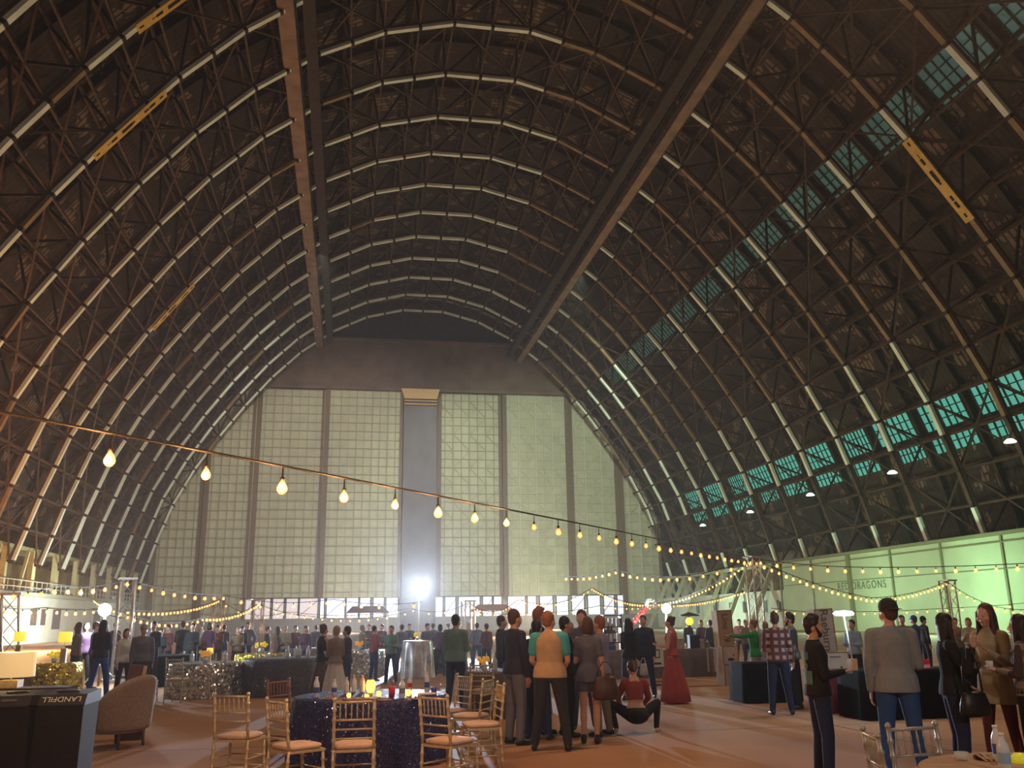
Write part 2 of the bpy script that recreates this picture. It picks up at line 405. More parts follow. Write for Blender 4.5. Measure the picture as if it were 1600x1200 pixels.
# door leaves
def edgeX(z, sg):  # inner arch half width at height z
    for a, t in tab:
        p = P2(t)
        if p[1] <= z: return p[0] if sg > 0 else 2*XA-p[0]
    return P2(TH_END)[0] if sg > 0 else 2*XA-P2(TH_END)[0]
leaves = [(-27.6, -21), (-21, -14.2), (-14.2, -4.2), (-4.2, 7.6), (12.8, 23.0), (23.0, 33.6), (33.6, 41.5), (41.5, 48.0)]
for i, (x0, x1) in enumerate(leaves):
    off = .35 if i % 2 else 0; y = YW-off
    def top(x):
        for a, t in tab:
            p = P2(t, 2.2); px = p[0] if x > XA else 2*XA-p[0]
            if (x > XA and px >= x) or (x <= XA and px <= x): return min(35.9, p[1])
        return 8
    zb = 4.85 if x1 > -10 and x0 < 42 and i in (2, 3, 4, 5, 6) else 2.0
    pl = MB(); nn = 6; vs = []; 
    for q in range(nn+1):
        x = x0+(x1-x0)*q/nn; vs += [(x, y, zb), (x, y, top(x)), (x, y+.2, zb), (x, y+.2, top(x))]
    for q in range(nn):
        a = 4*q; pl.add([], [])
    fs = []
    for q in range(nn):
        a, b = 4*q, 4*q+4; fs += [(a, b, b+1, a+1), (a+2, a+3, b+3, b+2), (a+1, b+1, b+3, a+3), (a, a+2, b+2, b)]
    fs += [(0, 1, 3, 2), (4*nn, 4*nn+2, 4*nn+3, 4*nn+1)]
    pl.add(vs, fs)
    d = struct('door_%d' % (i+1), pl, m_door)
    g = MB(); z = zb+.8; pale = i >= 5
    while z < 35.6:
        xs = [x0+(x1-x0)*q/40 for q in range(41) if top(x0+(x1-x0)*q/40) > z]
        if len(xs) > 2: g.box((xs[0]+xs[-1])/2, y-.12, z, xs[-1]-xs[0], .10, .09)
        z += 1.32
    nv = max(2, round((x1-x0)/2.6))
    for q in range(1, nv*2):
        x = x0+(x1-x0)*q/nv/2; t = top(x); g.box(x, y-.16, (zb+t)/2, .16 if q % 2 == 0 else .07, .16, t-zb-.1)
    if i >= 4:
        for q in range(nv):
            xa, xb = x0+(x1-x0)*q/nv, x0+(x1-x0)*(q+1)/nv; z = zb+.8; c = 0
            while z+2.64 < min(top(xa), top(xb)):
                if c % 2: g.bar((xa, y-.2, z), (xb, y-.2, z+2.64), .06, .06, (0, 1, 0))
                else: g.bar((xb, y-.2, z), (xa, y-.2, z+2.64), .06, .06, (0, 1, 0))
                z += 2.64; c += 1
    g.build('girt', m_girtp if pale else m_rib, d)
    ps = MB()
    for x, w in ((x0+.35, .7), (x1-.3, .4)):
        ps.box(x, y-.24, (zb+top(x))/2, w, .3, top(x)-zb)
    ps.build('stile', m_post, d)
# dark centre column with its timber cap
cc = MB(); cc.box(XA+.05, YW-.2, 17.6, 5.1, 1.3, 35.2); struct('wall_center', cc, mat('slate_panel', (.17, .16, .19), .7, var=.08, scale=.4))
cp = MB(); cp.add([(7.2, YW-1.6, 36.1), (13.1, YW-1.6, 36.1), (13.1, YW-.9, 36.1), (7.2, YW-.9, 36.1), (7.7, YW-1.3, 34.6), (12.7, YW-1.3, 34.6), (12.7, YW-.86, 34.6), (7.7, YW-.86, 34.6)], [(0, 1, 2, 3), (7, 6, 5, 4), (4, 5, 1, 0), (5, 6, 2, 1), (6, 7, 3, 2), (7, 4, 0, 3)])
cp.box(10.2, YW-1.2, 34.2, 5.0, .6, .12); cp.box(10.2, YW-1.2, 33.7, 5.0, .6, .12)
struct('trim_cap', cp, mat('honey_timber', (.62, .42, .20), .5, var=.1))
# strip of lit windows low in the door, and the plinth under it
m_lit = mat('lit_glass', (.6, .6, .65), .3, emit=(.78, .80, 1.0), es=.85, var=0)
m_litp = mat('lit_glass_rose', (.6, .55, .6), .3, emit=(.85, .72, .78), es=.55, var=0)
pln = MB(); pln.box(XA-1, YW-.3, 1.0, 76, .5, 2.0); struct('wall_plinth', pln, mat('grey_plinth', (.27, .26, .27), .8, var=.1))
strip = [430, 446, 465, 490, 501, 516, 538, 562, 581, 602, 622, None, 675, 693, 713, 750, 752, 772, 784, 791, 820, 838, 866, 890, 915, 940, 963, 985]
strip = [(383, 395), (398, 423), (426, 444), (447, 466), (468, 497), (500, 507), (510, 539), (541, 560), (562, 579), (583, 600), (603, 622), (675, 692), (695, 712), (716, 750), (754, 769), (771, 784), (793, 821), (824, 838), (843, 864), (869, 888), (893, 913), (918, 938), (943, 960), (964, 984)]
for i, (a, b) in enumerate(strip):
    wn += 1; xa, xb = AT(a, 945, YW).x, AT(b, 945, YW).x; z0, z1 = 1.95, 4.8
    mb = MB(); mb.box((xa+xb)/2, YW+.02, (z0+z1)/2, xb-xa, .1, z1-z0); w = struct('window_%d' % wn, mb, m_litp if a < 470 else m_lit)
    fr = MB(); fr.box((xa+xb)/2, YW-.08, z1+.05, xb-xa+.5, .16, .14); fr.box((xa+xb)/2, YW-.08, z0, xb-xa+.5, .16, .1)
    for x in (xa, xb): fr.box(x, YW-.08, (z0+z1)/2, .12, .16, z1-z0)
    if i % 2 == 0: fr.bar((xa, YW-.1, z0+.4), (xb, YW-.1, z1-.3), .06, .06, (0, 1, 0))
    fr.build('window_frame', m_mun, w)
bw = MB(); bw.box(XA-1, YW+.5, 3.5, 76, .3, 7.2); struct('wall_behind_windows', bw, m_rib)
# ------------------------------------------------------------------ side walls
m_mint = mat('mint_wall_paint', (.50, .64, .44), .7, var=.05, scale=.4)
m_white = mat('white_siding', (.72, .76, .70), .7, var=.05, scale=.6)
m_conc = mat('bent_concrete', (.42, .40, .27), .8, var=.12, scale=1.5)
m_trimd = mat('dark_trim', (.10, .085, .07), .7, var=0)
WX = 46.6; WT = 7.0
wr = MB(); wr.box(WX+.15, 65, WT/2, .3, 56, WT); struct('wall_right', wr, m_mint)
tr = MB(); tr.box(WX, 65, WT+.1, .9, 57, .25); tr.box(WX-.1, 65, WT-.5, .1, 56, .08); tr.box(WX-.06, 65, 4.6, .12, 56, .07)
for q in range(9): tr.box(WX-.05, 37.5+7*q, 3.5, .14, .22, 7)
tr.box(WX-.1, 79.3, 3.5, .3, .5, 7)
struct('trim_right', tr, mat('olive_trim', (.22, .24, .13), .7, var=0))
# concrete bents and lower white building past the mint wall
for k in range(5, 11):
    y = Y0+SP*k; bnt = MB(); bnt.box(47.6, y, 3.6, .7, .7, 7.2); bnt.bar((47.6, y, 7.0), (44.2, y+.0, 0), .45, .4, (0, 1, 0)); bnt.bar((47.6, y, 7.0), (50.6, y, 0), .45, .4, (0, 1, 0)); bnt.box(47.6, y+3.5, 7.1, .5, 7, .4)
    bnt.bar((47.5, y, 3.8), (47.5, y+3.5, 7), .3, .3, (1, 0, 0)); bnt.bar((47.5, y+7, 3.8), (47.5, y+3.5, 7), .3, .3, (1, 0, 0))
    struct('column_right', bnt, m_conc)
wb2 = MB(); wb2.box(48.4, 115, 2.1, 3.0, 44, 4.2); struct('wall_right_far', wb2, m_white)
wb3 = MB(); wb3.box(51.5, 115, 5.4, .3, 46, 7); struct('wall_right_back', wb3, m_head)
for i, y in enumerate((95, 98.5, 104, 108, 113, 119)):
    wn += 1; mb = MB(); mb.box(46.88, y, 2.5, .06, 1.0, 1.3); w = struct('window_%d' % wn, mb, mat('dark_glass', (.05, .07, .08), .2, var=0))
    fr = MB(); fr.box(46.84, y, 3.2, .1, 1.2, .1); fr.box(46.84, y, 1.85, .1, 1.2, .1); fr.box(46.84, y, 2.5, .08, .06, 1.3); fr.build('window_frame', m_white, w)
# left side: deck building with railing
LX = -28.5
wl = MB(); wl.box(LX-3, 95, 2.1, 6, 78, 4.2); struct('wall_left', wl, m_white)
fa = MB(); fa.box(LX+.2, 95, 4.3, .8, 79, .35); fa.box(LX+.1, 95, 3.2, .3, 78, .1); struct('trim_left_fascia', fa, mat('sage_trim', (.40, .44, .33), .7, var=0))
lb = MB(); lb.box(LX-5.6, 95, 6.5, .3, 80, 5); lb.box(LX-3, 95, 8.3, 6, 80, .3); struct('wall_left_back', lb, mat('olive_wall', (.34, .33, .16), .8, var=.2, scale=.3))
rl = MB()
for z in (4.9, 5.45): rl.box(LX+.4, 95, z, .07, 78, .07)
for q in range(53): rl.box(LX+.4, 56.5+q*1.48, 4.95, .06, .06, 1.1)
tag(rl.build('guard_railing', mat('white_rail', (.62, .60, .52), .5, var=0)), 'pale metal guard railing along the left upper deck edge', 'railing')
for q in range(12):
    y = Y0+SP*(q-1); cl = MB(); cl.box(LX-.1, y, 6.3, .45, .9 if q > 4 else .45, 4.0)
    if q < 6: cl.bar((LX-.1, y-1.2, 8.2), (LX-.1, y-3, 4.4), .25, .25, (1, 0, 0))
    struct('column_left', cl, mat('pale_yellow_column', (.62, .60, .32), .7, var=.1))
m_dkglass = MATS['dark_glass']
for i, (a, b, z0, z1, kd) in enumerate(((48, 57, 1.6, 3.1, 'w'), (64, 71, 1.6, 3.1, 'w'), (82, 94, 1.2, 3.1, 'd'), (146, 156, 1.0, 3.0, 'd'))):
    r1, r2 = ray(a, 965), ray(b, 965); ya, yb = (LX+.02)*r1.y/r1.x, (LX+.02)*r2.y/r2.x
    mb = MB(); mb.box(LX+.02, (ya+yb)/2, (z0+z1)/2, .08, abs(yb-ya), z1-z0)
    if kd == 'w': wn += 1; struct('window_%d' % wn, mb, m_dkglass)
    else: struct('door_%d' % (9+i), mb, mat('dark_blue_door', (.06, .10, .15), .5, var=0))
# ------------------------------------------------------------------ lattice towers, festoon lights, flood lamps
m_alu = mat('aluminium_truss', (.62, .60, .56), .35, .6, var=.05)
m_cable = mat('black_cable', (.02, .018, .015), .6, var=0)
m_bulb = mat('amber_glass', (1, .5, .2), .3, emit=(1, .30, .05), es=2.2, var=0, alpha=.55)
m_bulbw = mat('warm_glass', (1, .6, .3), .3, emit=(1, .40, .09), es=2.2, var=0, alpha=.6)
m_core = mat('glowing_filament', (1, .8, .5), .3, emit=(1, .55, .18), es=6, var=0)
m_cap = mat('bulb_socket', (.03, .02, .015), .5, var=0)
def truss_tower(px, Y, top, w, label, lean=0, ntri=1):
    p = AT(px, 965, Y); r = empty('lattice_tower', label, 'tower', (p.x, Y, 0), .3, 'lattice towers that carry the festoon lights')
    b = MB(); b.box(0, 0, .02, w*2.2, w*2.2, .04); b.build('base_plate', m_alu, r)
    for i in range(4):
        x, y = (w/2 if i in (0, 1) else -w/2), (w/2 if i in (1, 2) else -w/2)
        c = MB(); c.tube([(x, y, .04), (x+lean, y, top)], w*.075, 8); c.build('chord', m_alu, r, True)
    lc = MB(); n = int(top/w/1.1)
    for i in range(n):
        z0, z1 = .04+(top-.04)*i/n, .04+(top-.04)*(i+1)/n; l0, l1 = lean*i/n, lean*(i+1)/n
        cs = [(w/2, -w/2), (w/2, w/2), (-w/2, w/2), (-w/2, -w/2)]
        for j in range(4):
            a, c = cs[j], cs[(j+1) % 4]
            if i % 2: a, c = c, a
            lc.tube([(a[0]+l0, a[1], z0), (c[0]+l1, c[1], z1)], w*.028, 5)
    lc.build('lacing', m_alu, r, True)
    t = MB(); t.box(lean, 0, top+.03, w*1.3, w*1.3, .06); t.build('top_plate', m_alu, r)
    return Vector((p.x, Y, top))
TR = truss_tower(1183, 26.0, AT(1183, 872, 26).z, .30, 'silver lattice tower with bulbs around its top, right of centre')
TR2 = truss_tower(1487, 36.0, AT(1487, 908, 36).z, .45, 'silver lattice tower at right in front of the mint wall')
TL = truss_tower(194, 30.0, AT(194, 906, 30).z, .42, 'silver lattice tower standing by the crowd at left')
TL2 = truss_tower(30, 24.0, AT(20, 930, 24).z, .36, 'leaning silver lattice tower at the far left edge', lean=-.25)
TF1 = truss_tower(341, 52.0, AT(341, 935, 52).z, .5, 'distant lattice tower left of the black sequin table')
TF2 = truss_tower(402, 44.0, AT(402, 938, 44).z, .45, 'thin lattice tower behind the gold sequin table')
TF3 = truss_tower(731, 48.0, AT(731, 940, 48).z, .5, 'distant lattice tower right of the bright floodlight')
def bulb_mesh(r, m, drop):
    me = MB(); me.lathe([(.001, -r*2.6), (r*.55, -r*2.45), (r*.95, -r*1.9), (r, -r*1.4), (r*.7, -r*.7), (r*.4, -r*.1)], n=8)
    me.lathe([(.001, -r*2.1), (r*.42, -r*1.8), (r*.42, -r*1.2), (.001, -r*.9)], n=6, mi=1)
    me.lathe([(r*.42, -r*.3), (r*.45, r*.7), (r*.2, r*.8), (r*.12, drop)], n=6, mi=2)
    o = me.build('bulb', [m, m_core, m_cap], None, True); return o
PROTO = {}
def festoon(pts, n, drop, r, label, kind='a', t0=0.0, t1=1.0, sag=0.0, group=None, wire=.012):
    """pts: list of 3D support points; bulbs evenly along the spans with sag."""
    P = [Vector(p) for p in pts]; root = P[0]; rt = empty('festoon_string', label, 'string lights', root, 0, group)
    L = [0]
    for a, b in zip(P[:-1], P[1:]): L.append(L[-1]+(b-a).length)
    sg = sag if isinstance(sag, (list, tuple)) else [sag]*(len(P)-1)
    def ev(t):
        d = t*L[-1]
        for i in range(len(P)-1):
            if d <= L[i+1]+1e-6 or i == len(P)-2:
                q = (d-L[i])/(L[i+1]-L[i]); v = P[i].lerp(P[i+1], q); v.z -= 4*sg[i]*q*(1-q); return v
    c = MB(); N = 70; c.tube([ev(i/N)-root for i in range(N+1)], wire, 5); c.build('cable', m_cable, rt, True)
    key = (kind, round(r, 4), drop)
    if key not in PROTO: PROTO[key] = bulb_mesh(r, m_bulb if kind == 'a' else m_bulbw, drop); first = True
    else: first = False
    pr = PROTO[key]; tot = n
    for i in range(n):
        v = ev(t0+(t1-t0)*(i+.5)/n)-root+Vector((0, 0, -drop))
        o = pr if (first and i == 0) else pr.copy()
        if not (first and i == 0): COL.objects.link(o)
        o.parent = rt; o.location = v
        s = .85+.3*((i*37) % 10)/10; o.scale = (s, s, s)
    return rt
# the long strand that comes in over the left from beside the camera
b0, b1 = AT(157, 676, 6.3), TR
A0 = b0+(b0-b1)*.09
A0.z = AT(50, 636, A0.y).z+.1
festoon([A0+Vector((0, 0, .10)), TR], 29, .13, .040, 'nearest festoon strand of amber filament bulbs crossing from upper left to the right tower', sag=-.02)
for i in range(10): q = A0.lerp(TR, (i+.5)/29); lamp('POINT', 'amber_halo_light', (q.x, q.y-.04, q.z-.10), 40, (1, .42, .14), .03)
lamp('POINT', 'amber_halo_light', AT(-70, 560, 4.6), 60, (1, .36, .10), .05)  # unseen lamp added beyond the left edge in place of orange lens glare
g = 'festoon strands of warm bulbs over the party'
def TT(v, dz=0): return v+Vector((0, 0, dz))
festoon([TT(TR), AT(1330, 886, 24), AT(1640, 878, 20)], 16, .06, .045, 'strand of bulbs running level from the right tower to the right edge', 'b', sag=.05, group=g)
festoon([TT(TR), AT(1362, 934, 31), TT(TR2), AT(1640, 946, 30)], 50, .06, .045, 'strand sagging from the right tower to the tower by the mint wall and on', 'b', sag=[.15, .15, .55], group=g)
festoon([AT(1205, 950, 34), AT(1290, 956, 36), AT(1480, 950, 38), AT(1640, 938, 36)], 24, .05, .04, 'low pale strand of bulbs in front of the mint wall', 'b', sag=.05, group=g)
festoon([TT(TR), AT(925, 918, 40), AT(810, 936, 44), TT(TF3)], 92, .04, .032, 'densely lit strand looping from the right tower over the talking group to the centre', 'b', sag=[1.0, .45, .55], group=g)
festoon([AT(1165, 922, 34), AT(1057, 944, 44), AT(938, 946, 48), AT(830, 957, 50), AT(735, 955, 50)], 60, .04, .036, 'lower strand of bulbs behind the dark-haired women at centre right', 'b', sag=.12, group=g)
festoon([TT(TR), AT(1060, 900, 28), AT(960, 890, 32), AT(880, 900, 36)], 22, .05, .045, 'short upper strand of bulbs hanging just left of the right tower', 'b', sag=.10, group=g)
festoon([AT(-40, 918, 22), AT(90, 916, 26), TT(TL), AT(350, 930, 36), AT(520, 936, 38), AT(660, 940, 38)], 32, .06, .055, 'strand of larger bulbs from the left edge over the left tower to the floodlight', 'a', sag=[.1, .1, .12, .2, .15], group=g)
festoon([TT(TL, -1.0), AT(320, 964, 36), TT(TF2, -.15), AT(480, 962, 46), AT(640, 955, 46)], 50, .04, .045, 'lowest dense strand dipping behind the silver sequin table', 'b', sag=[.25, .2, .1, .25], group=g)
festoon([TT(TL, -.9), TT(TF1, -.05), AT(450, 955, 50), AT(640, 950, 48), TT(TF3, -.1)], 44, .04, .045, 'middle strand rising to the distant left tower then on past the floodlight', 'b', sag=[.25, .5, .3, .3], group=g)
festoon([AT(2, 948, 26), AT(70, 949, 28), AT(150, 951, 30), TT(TL, -1.15)], 13, .05, .045, 'low pale strand of bulbs in front of the white left building', 'b', sag=.05, group=g)
_r = ray(146, 937); _t = -28.0/_r.x
festoon([(-28.0, _r.y*_t, EYE+_r.z*_t), TT(TL, -.97)], 12, .05, .05, 'short yellow strand slanting down behind the left tower', 'b', sag=.1, group=g)
# flood lamps
m_flood = mat('flood_lens', (1, 1, 1), .2, emit=(.80, .88, 1), es=420, var=0)
m_flood2 = mat('flood_lens_small', (1, 1, 1), .2, emit=(.70, .95, 1), es=90, var=0)
m_black = mat('black_metal', (.02, .02, .022), .45, var=0)
def flood(px, py, Y, r, power, col, label, m, stand=True):
    p = AT(px, py, Y); rt = empty('floodlight', label, 'floodlight', (p.x, Y, 0))
    if stand:
        s = MB(); s.tube([(0, .12, .02), (0, .12, p.z-.1)], .03, 8)
        for a in range(3): s.tube([(0, .12, .6), (.6*math.cos(a*2.1), .12+.6*math.sin(a*2.1), .02)], .02, 6)
        s.build('tripod_stand', m_alu, rt, True)
    h = MB(); h.box(0, .14, p.z, r*1.5, .12, r*1.5); h.build('housing', m_black, rt)
    l = MB(); l.lathe([(.001, -.02), (r, -.02), (r*.9, .02), (.001, .03)], n=20)
    l.tf(Matrix.Translation((0, .02, p.z)) @ Matrix.Rotation(PI/2, 4, 'X')); l.build('lens', m, rt, True)
    lamp('SPOT' if r > .25 else 'POINT', 'flood_glow', (p.x, Y-.35, p.z), power, col, .15, target=(p.x-3, Y-20, p.z-1.0), angle=1.75); return rt
flood(655, 918, 44, .30, 22000, (.72, .82, 1), 'very bright blue-white floodlight on a stand in front of the far door', m_flood)
flood(163, 953, 27, .17, 700, (.75, .93, 1), 'white floodlight left of the left lattice tower', m_flood2)
flood(1042, 951, 31, .17, 420, (.72, 1, .92), 'white floodlight behind the woman in the red gown', m_flood2)
# round wall lamps along the right slope
m_disc = mat('lamp_disc', (.8, .85, .8), .3, emit=(.8, 1, .85), es=2.2, var=0)
for i, (px, py) in enumerate(((1578, 688), (1394, 737), (1266, 772), (1172, 799), (1098, 820))):
    Y = [54.5, 68.5, 82.5, 96.5, 110.5][i]; p = AT(px, py, Y)
    b = MB(); b.lathe([(.001, .12), (.2, .1), (.42, -.1), (.40, -.16), (.001, -.18)], n=14)
    o = b.build('wall_lamp', m_disc, None, True, loc=p); tag(o, f'small round lamp hung on the right slope, {ORD[i+1]} nearest in its row', 'lamp', 'round lamps on the right slope')
    a = MB(); a.tube([(0, 0, .1), (.6, 0, 1.3)], .04, 6); a.build('lamp_arm', m_brown, o)
# ------------------------------------------------------------------ lettering
def text(name, s, size, M, m, parent=None, ext=.003, sp=1.0):
    cu = bpy.data.curves.new(name, 'FONT'); cu.body = s; cu.size = size; cu.extrude = ext; cu.align_x = 'CENTER'; cu.align_y = 'CENTER'
    cu.materials.append(m); o = bpy.data.objects.new(name, cu); COL.objects.link(o)
    cu.space_character = sp; bpy.context.view_layer.update(); me = bpy.data.meshes.new_from_object(o.evaluated_get(bpy.context.evaluated_depsgraph_get()))
    bpy.data.objects.remove(o); o = bpy.data.objects.new(name, me); COL.objects.link(o)
    if parent is not None: o.parent = parent
    o.matrix_local = M; return o
m_ink = mat('dark_ink', (.03, .03, .03), .6, var=0)
m_signw = mat('white_ink', (.8, .8, .78), .6, var=0)
r1 = ray(1345, 915); ty = WX*r1.y/r1.x; tz = EYE+WX*r1.z/r1.x
t = text('wall_lettering', 'RED DRAGONS', 1.0, Matrix.Translation((WX-.03, ty, tz)) @ Matrix.Rotation(-PI/2, 4, 'Z') @ Matrix.Rotation(PI/2, 4, 'X'), mat('faded_green_ink', (.10, .16, .11), .7, var=0), sp=1.25)
tag(t, 'dark capital lettering painted on the mint side wall', 'lettering')
# ------------------------------------------------------------------ chairs
m_champ = mat('champagne_wood', (.58, .54, .38), .38, .25, var=.08, scale=20)
m_silverw = mat('silver_painted_wood', (.42, .43, .42), .35, .3, var=.06, scale=20)
m_redw = mat('mahogany_wood', (.26, .11, .07), .4, var=.1)
m_cush = mat('ivory_cushion', (.60, .47, .40), .8, var=.06, scale=10)
def bamboo(mb, a, b, r, knots=5, n=8):
    a, b = Vector(a), Vector(b); pts = [a]; rs = [r]
    for i in range(1, knots):
        q = i/knots
        for d, k in ((-.018, 1), (-.006, 1.4), (.006, 1.4), (.018, 1)): pts.append(a.lerp(b, q)+(b-a).normalized()*d); rs.append(r*k)
    pts.append(b); rs.append(r); mb.tube(pts, rs, n)
def make_chair(m, mc=None):
    r = empty('banquet_chair', 'x', 'chair')
    W2 = .19
    for sx in (-1, 1):
        b = MB(); bamboo(b, (sx*W2*1.0, -.21, 0), (sx*W2, -.185, .45), .015); bamboo(b, (sx*W2, -.185, .45), (sx*(W2+.0), -.235, .905), .015, 5)
        b.lathe([(.019, 0), (.021, .012), (.012, .03), (.001, .034)], (sx*W2, -.235, .90), 8); b.build('back_post', m, r, True)
        f = MB(); bamboo(f, (sx*.205, .205, 0), (sx*.195, .185, .44), .015); f.build('leg', m, r, True)
    def yb(z): return -.185-.05*(z-.45)/.455
    for z, rad in ((.885, .012), (.72, .010), (.635, .009), (.55, .009)):
        b = MB(); b.tube([(-W2, yb(z), z), (W2, yb(z), z)], rad, 8); b.build('back_rail', m, r, True)
    for i in range(6):
        x = -W2+2*W2*(i+1)/7; b = MB(); bamboo(b, (x, yb(.72), .72), (x, yb(.885), .885), .0065, 3, 6); b.build('spindle', m, r, True)
    s = MB(); s.loft([(0, 0, .42, .0, .0)]+[(0, 0, .42, .2, .2), (0, 0, .45, .205, .205), (0, 0, .45, 0.001, .001)], 4)
    s = MB(); s.add([(-.20, -.19, .425), (.20, -.19, .425), (.215, .205, .425), (-.215, .205, .425), (-.20, -.19, .45), (.20, -.19, .45), (.215, .205, .45), (-.215, .205, .45)], [(3,2,1,0), (4,5,6,7), (0,1,5,4), (1,2,6,5), (2,3,7,6), (3,0,4,7)]); s.build('seat', m, r)
    c = MB(); rings = []
    for z, q in ((.452, .96), (.462, 1.03), (.478, 1.04), (.492, .98), (.499, .8), (.502, .4)): rings.append((z, q))
    vs = []; fs = []; n = 20
    for z, q in rings:
        for k in range(n):
            a = 2*PI*k/n; cx, cy = math.cos(a), math.sin(a); e = (abs(cx)**5+abs(cy)**5)**(-1/5.); vs.append((cx*e*.198*q, cy*e*.195*q+.008, z))
    for i in range(len(rings)-1):
        for k in range(n): fs.append((i*n+k, i*n+(k+1) % n, (i+1)*n+(k+1) % n, (i+1)*n+k))
    fs.append(tuple(range(n-1, -1, -1))); fs.append(tuple((len(rings)-1)*n+k for k in range(n)))
    c.add(vs, fs); c.build('cushion', mc or m_cush, r, True)
    for z in (.15, .26):
        for a, b in (((-.2, -.2, z), (-.2, .2, z)), ((.2, -.2, z), (.2, .2, z)), ((-.2, .198, z), (.2, .198, z))):
            q = MB(); q.tube([a, b], .009, 6); q.build('stretcher', m, r, True)
    q = MB(); q.tube([(-.19, -.2, .18), (.19, -.2, .18)], .009, 6); q.build('stretcher', m, r, True)
    return r
protoc = {}
def chair(pos, dx, dy, label, m=None, key='c', group='banquet chairs'):
    if key not in protoc:
        protoc[key] = make_chair(m or m_champ); o = protoc[key]
    else: o = copy_tree(protoc[key])
    ln = math.hypot(dx, dy); o.location = (pos[0]+.235*dx/ln, pos[1]+.235*dy/ln, 0); o.rotation_euler = (0, 0, math.atan2(dy, dx)-PI/2); o['label'] = label
    if group: o['group'] = group
    return o
chair((-1.18, 10.4), .35, .9, 'leftmost gold banquet chair, its seat turned a little toward the navy table')
chair((-.65, 9.48), .85, .55, 'gold banquet chair at the front left of the navy table')
chair((.10, 9.28), .03, 1, 'gold banquet chair with its back to us in front of the navy table')
chair((.87, 9.39), .75, .65, 'gold banquet chair at the front right of the navy table')
chair((1.80, 10.9), -1, -.05, 'gold banquet chair seen side-on with a tall post, right of the navy table')
chair((1.78, 11.75), -.8, .45, 'gold banquet chair with its slatted back between two others, right of the navy table')
chair((1.60, 12.7), -.7, -.3, 'gold banquet chair tucked behind the right side of the navy table')
chair((2.25, 15.6), .3, .9, 'gold banquet chair pushed up to the taupe table behind the navy one')
chair((-.85, 12.6), .75, -.65, 'reddish wooden banquet chair behind the left of the navy table', m_redw, 'r')
chair((-4.5, 21.6), .8, .55, 'gold banquet chair left of the silver sequin table')
chair((-3.6, 21.0), .3, .95, 'gold banquet chair in front of the silver sequin table')
chair((-5.2, 23.0), .95, .1, 'gold banquet chair beyond the wing chair near the silver table')
chair((-1.9, 23.9), -.9, .2, 'gold banquet chair right of the silver sequin table')
chair((-2.1, 25.2), .1, 1, 'gold banquet chair before the gold sequin table')
chair((3.80, 5.90), .1, -1, 'silver banquet chair facing us behind the tan table at the lower right', m_silverw, 's')
chair((3.32, 5.62), .95, -.3, 'silver banquet chair cut by the bottom edge, left of the other silver chair', None, 's')
# ------------------------------------------------------------------ tables and cloths
def sparkle(name, base, spark, thr=.82, sc=60, metal=0, rough=.6, em=0):
    m = bpy.data.materials.new(name); m.use_nodes = True; n, l = nodes(m); b = n['Principled BSDF']
    tc = n.new('ShaderNodeTexCoord'); v = n.new('ShaderNodeTexVoronoi'); v.inputs['Scale'].default_value = sc; l.new(tc.outputs['Object'], v.inputs['Vector'])
    sp = n.new('ShaderNodeSeparateColor'); l.new(v.outputs['Color'], sp.inputs[0])
    f = mathn(n, l, 'GREATER_THAN', sp.outputs[0], thr)
    c = colmix(n, l, f, base, spark); l.new(c, b.inputs['Base Color'])
    l.new(mathn(n, l, 'MAXIMUM', mathn(n, l, 'MULTIPLY', f, .9), metal), b.inputs['Metallic'])
    l.new(mathn(n, l, 'SUBTRACT', rough, mathn(n, l, 'MULTIPLY', f, max(0, rough-.2))), b.inputs['Roughness'])
    g = n.new('ShaderNodeVectorMath'); g.operation = 'SUBTRACT'; l.new(v.outputs['Color'], g.inputs[0]); g.inputs[1].default_value = (.5, .5, .5)
    h = n.new('ShaderNodeVectorMath'); h.operation = 'SCALE'; l.new(g.outputs[0], h.inputs[0]); h.inputs['Scale'].default_value = 1.1
    ge = n.new('ShaderNodeNewGeometry'); a = n.new('ShaderNodeVectorMath'); l.new(ge.outputs['Normal'], a.inputs[0]); l.new(h.outputs[0], a.inputs[1])
    nm = n.new('ShaderNodeVectorMath'); nm.operation = 'NORMALIZE'; l.new(a.outputs[0], nm.inputs[0]); l.new(nm.outputs[0], b.inputs['Normal'])
    return m
m_navyseq = sparkle('navy_sequin_cloth', (.010, .016, .13), (.7, .75, .95), .975, 70)
m_silvseq = sparkle('silver_sequin_cloth', (.45, .50, .52), (.95, 1, 1), .55, 26, .85, .35)
m_goldseq = sparkle('gold_sequin_cloth', (.55, .42, .05), (1, .85, .2), .5, 30, .85, .35)
m_blkseq = sparkle('charcoal_sequin_cloth', (.06, .055, .075), (.35, .35, .42), .93, 110)
m_irid = mat('iridescent_cloth', (.60, .62, .66), .35, .35, var=.25, scale=3)
m_blkcloth = mat('black_cloth', (.005, .005, .006), .9, var=.1, spec=.15)
m_taupe = mat('taupe_cloth', (.17, .14, .14), .85, var=.1)
m_top = mat('table_laminate', (.4, .35, .3), .6)
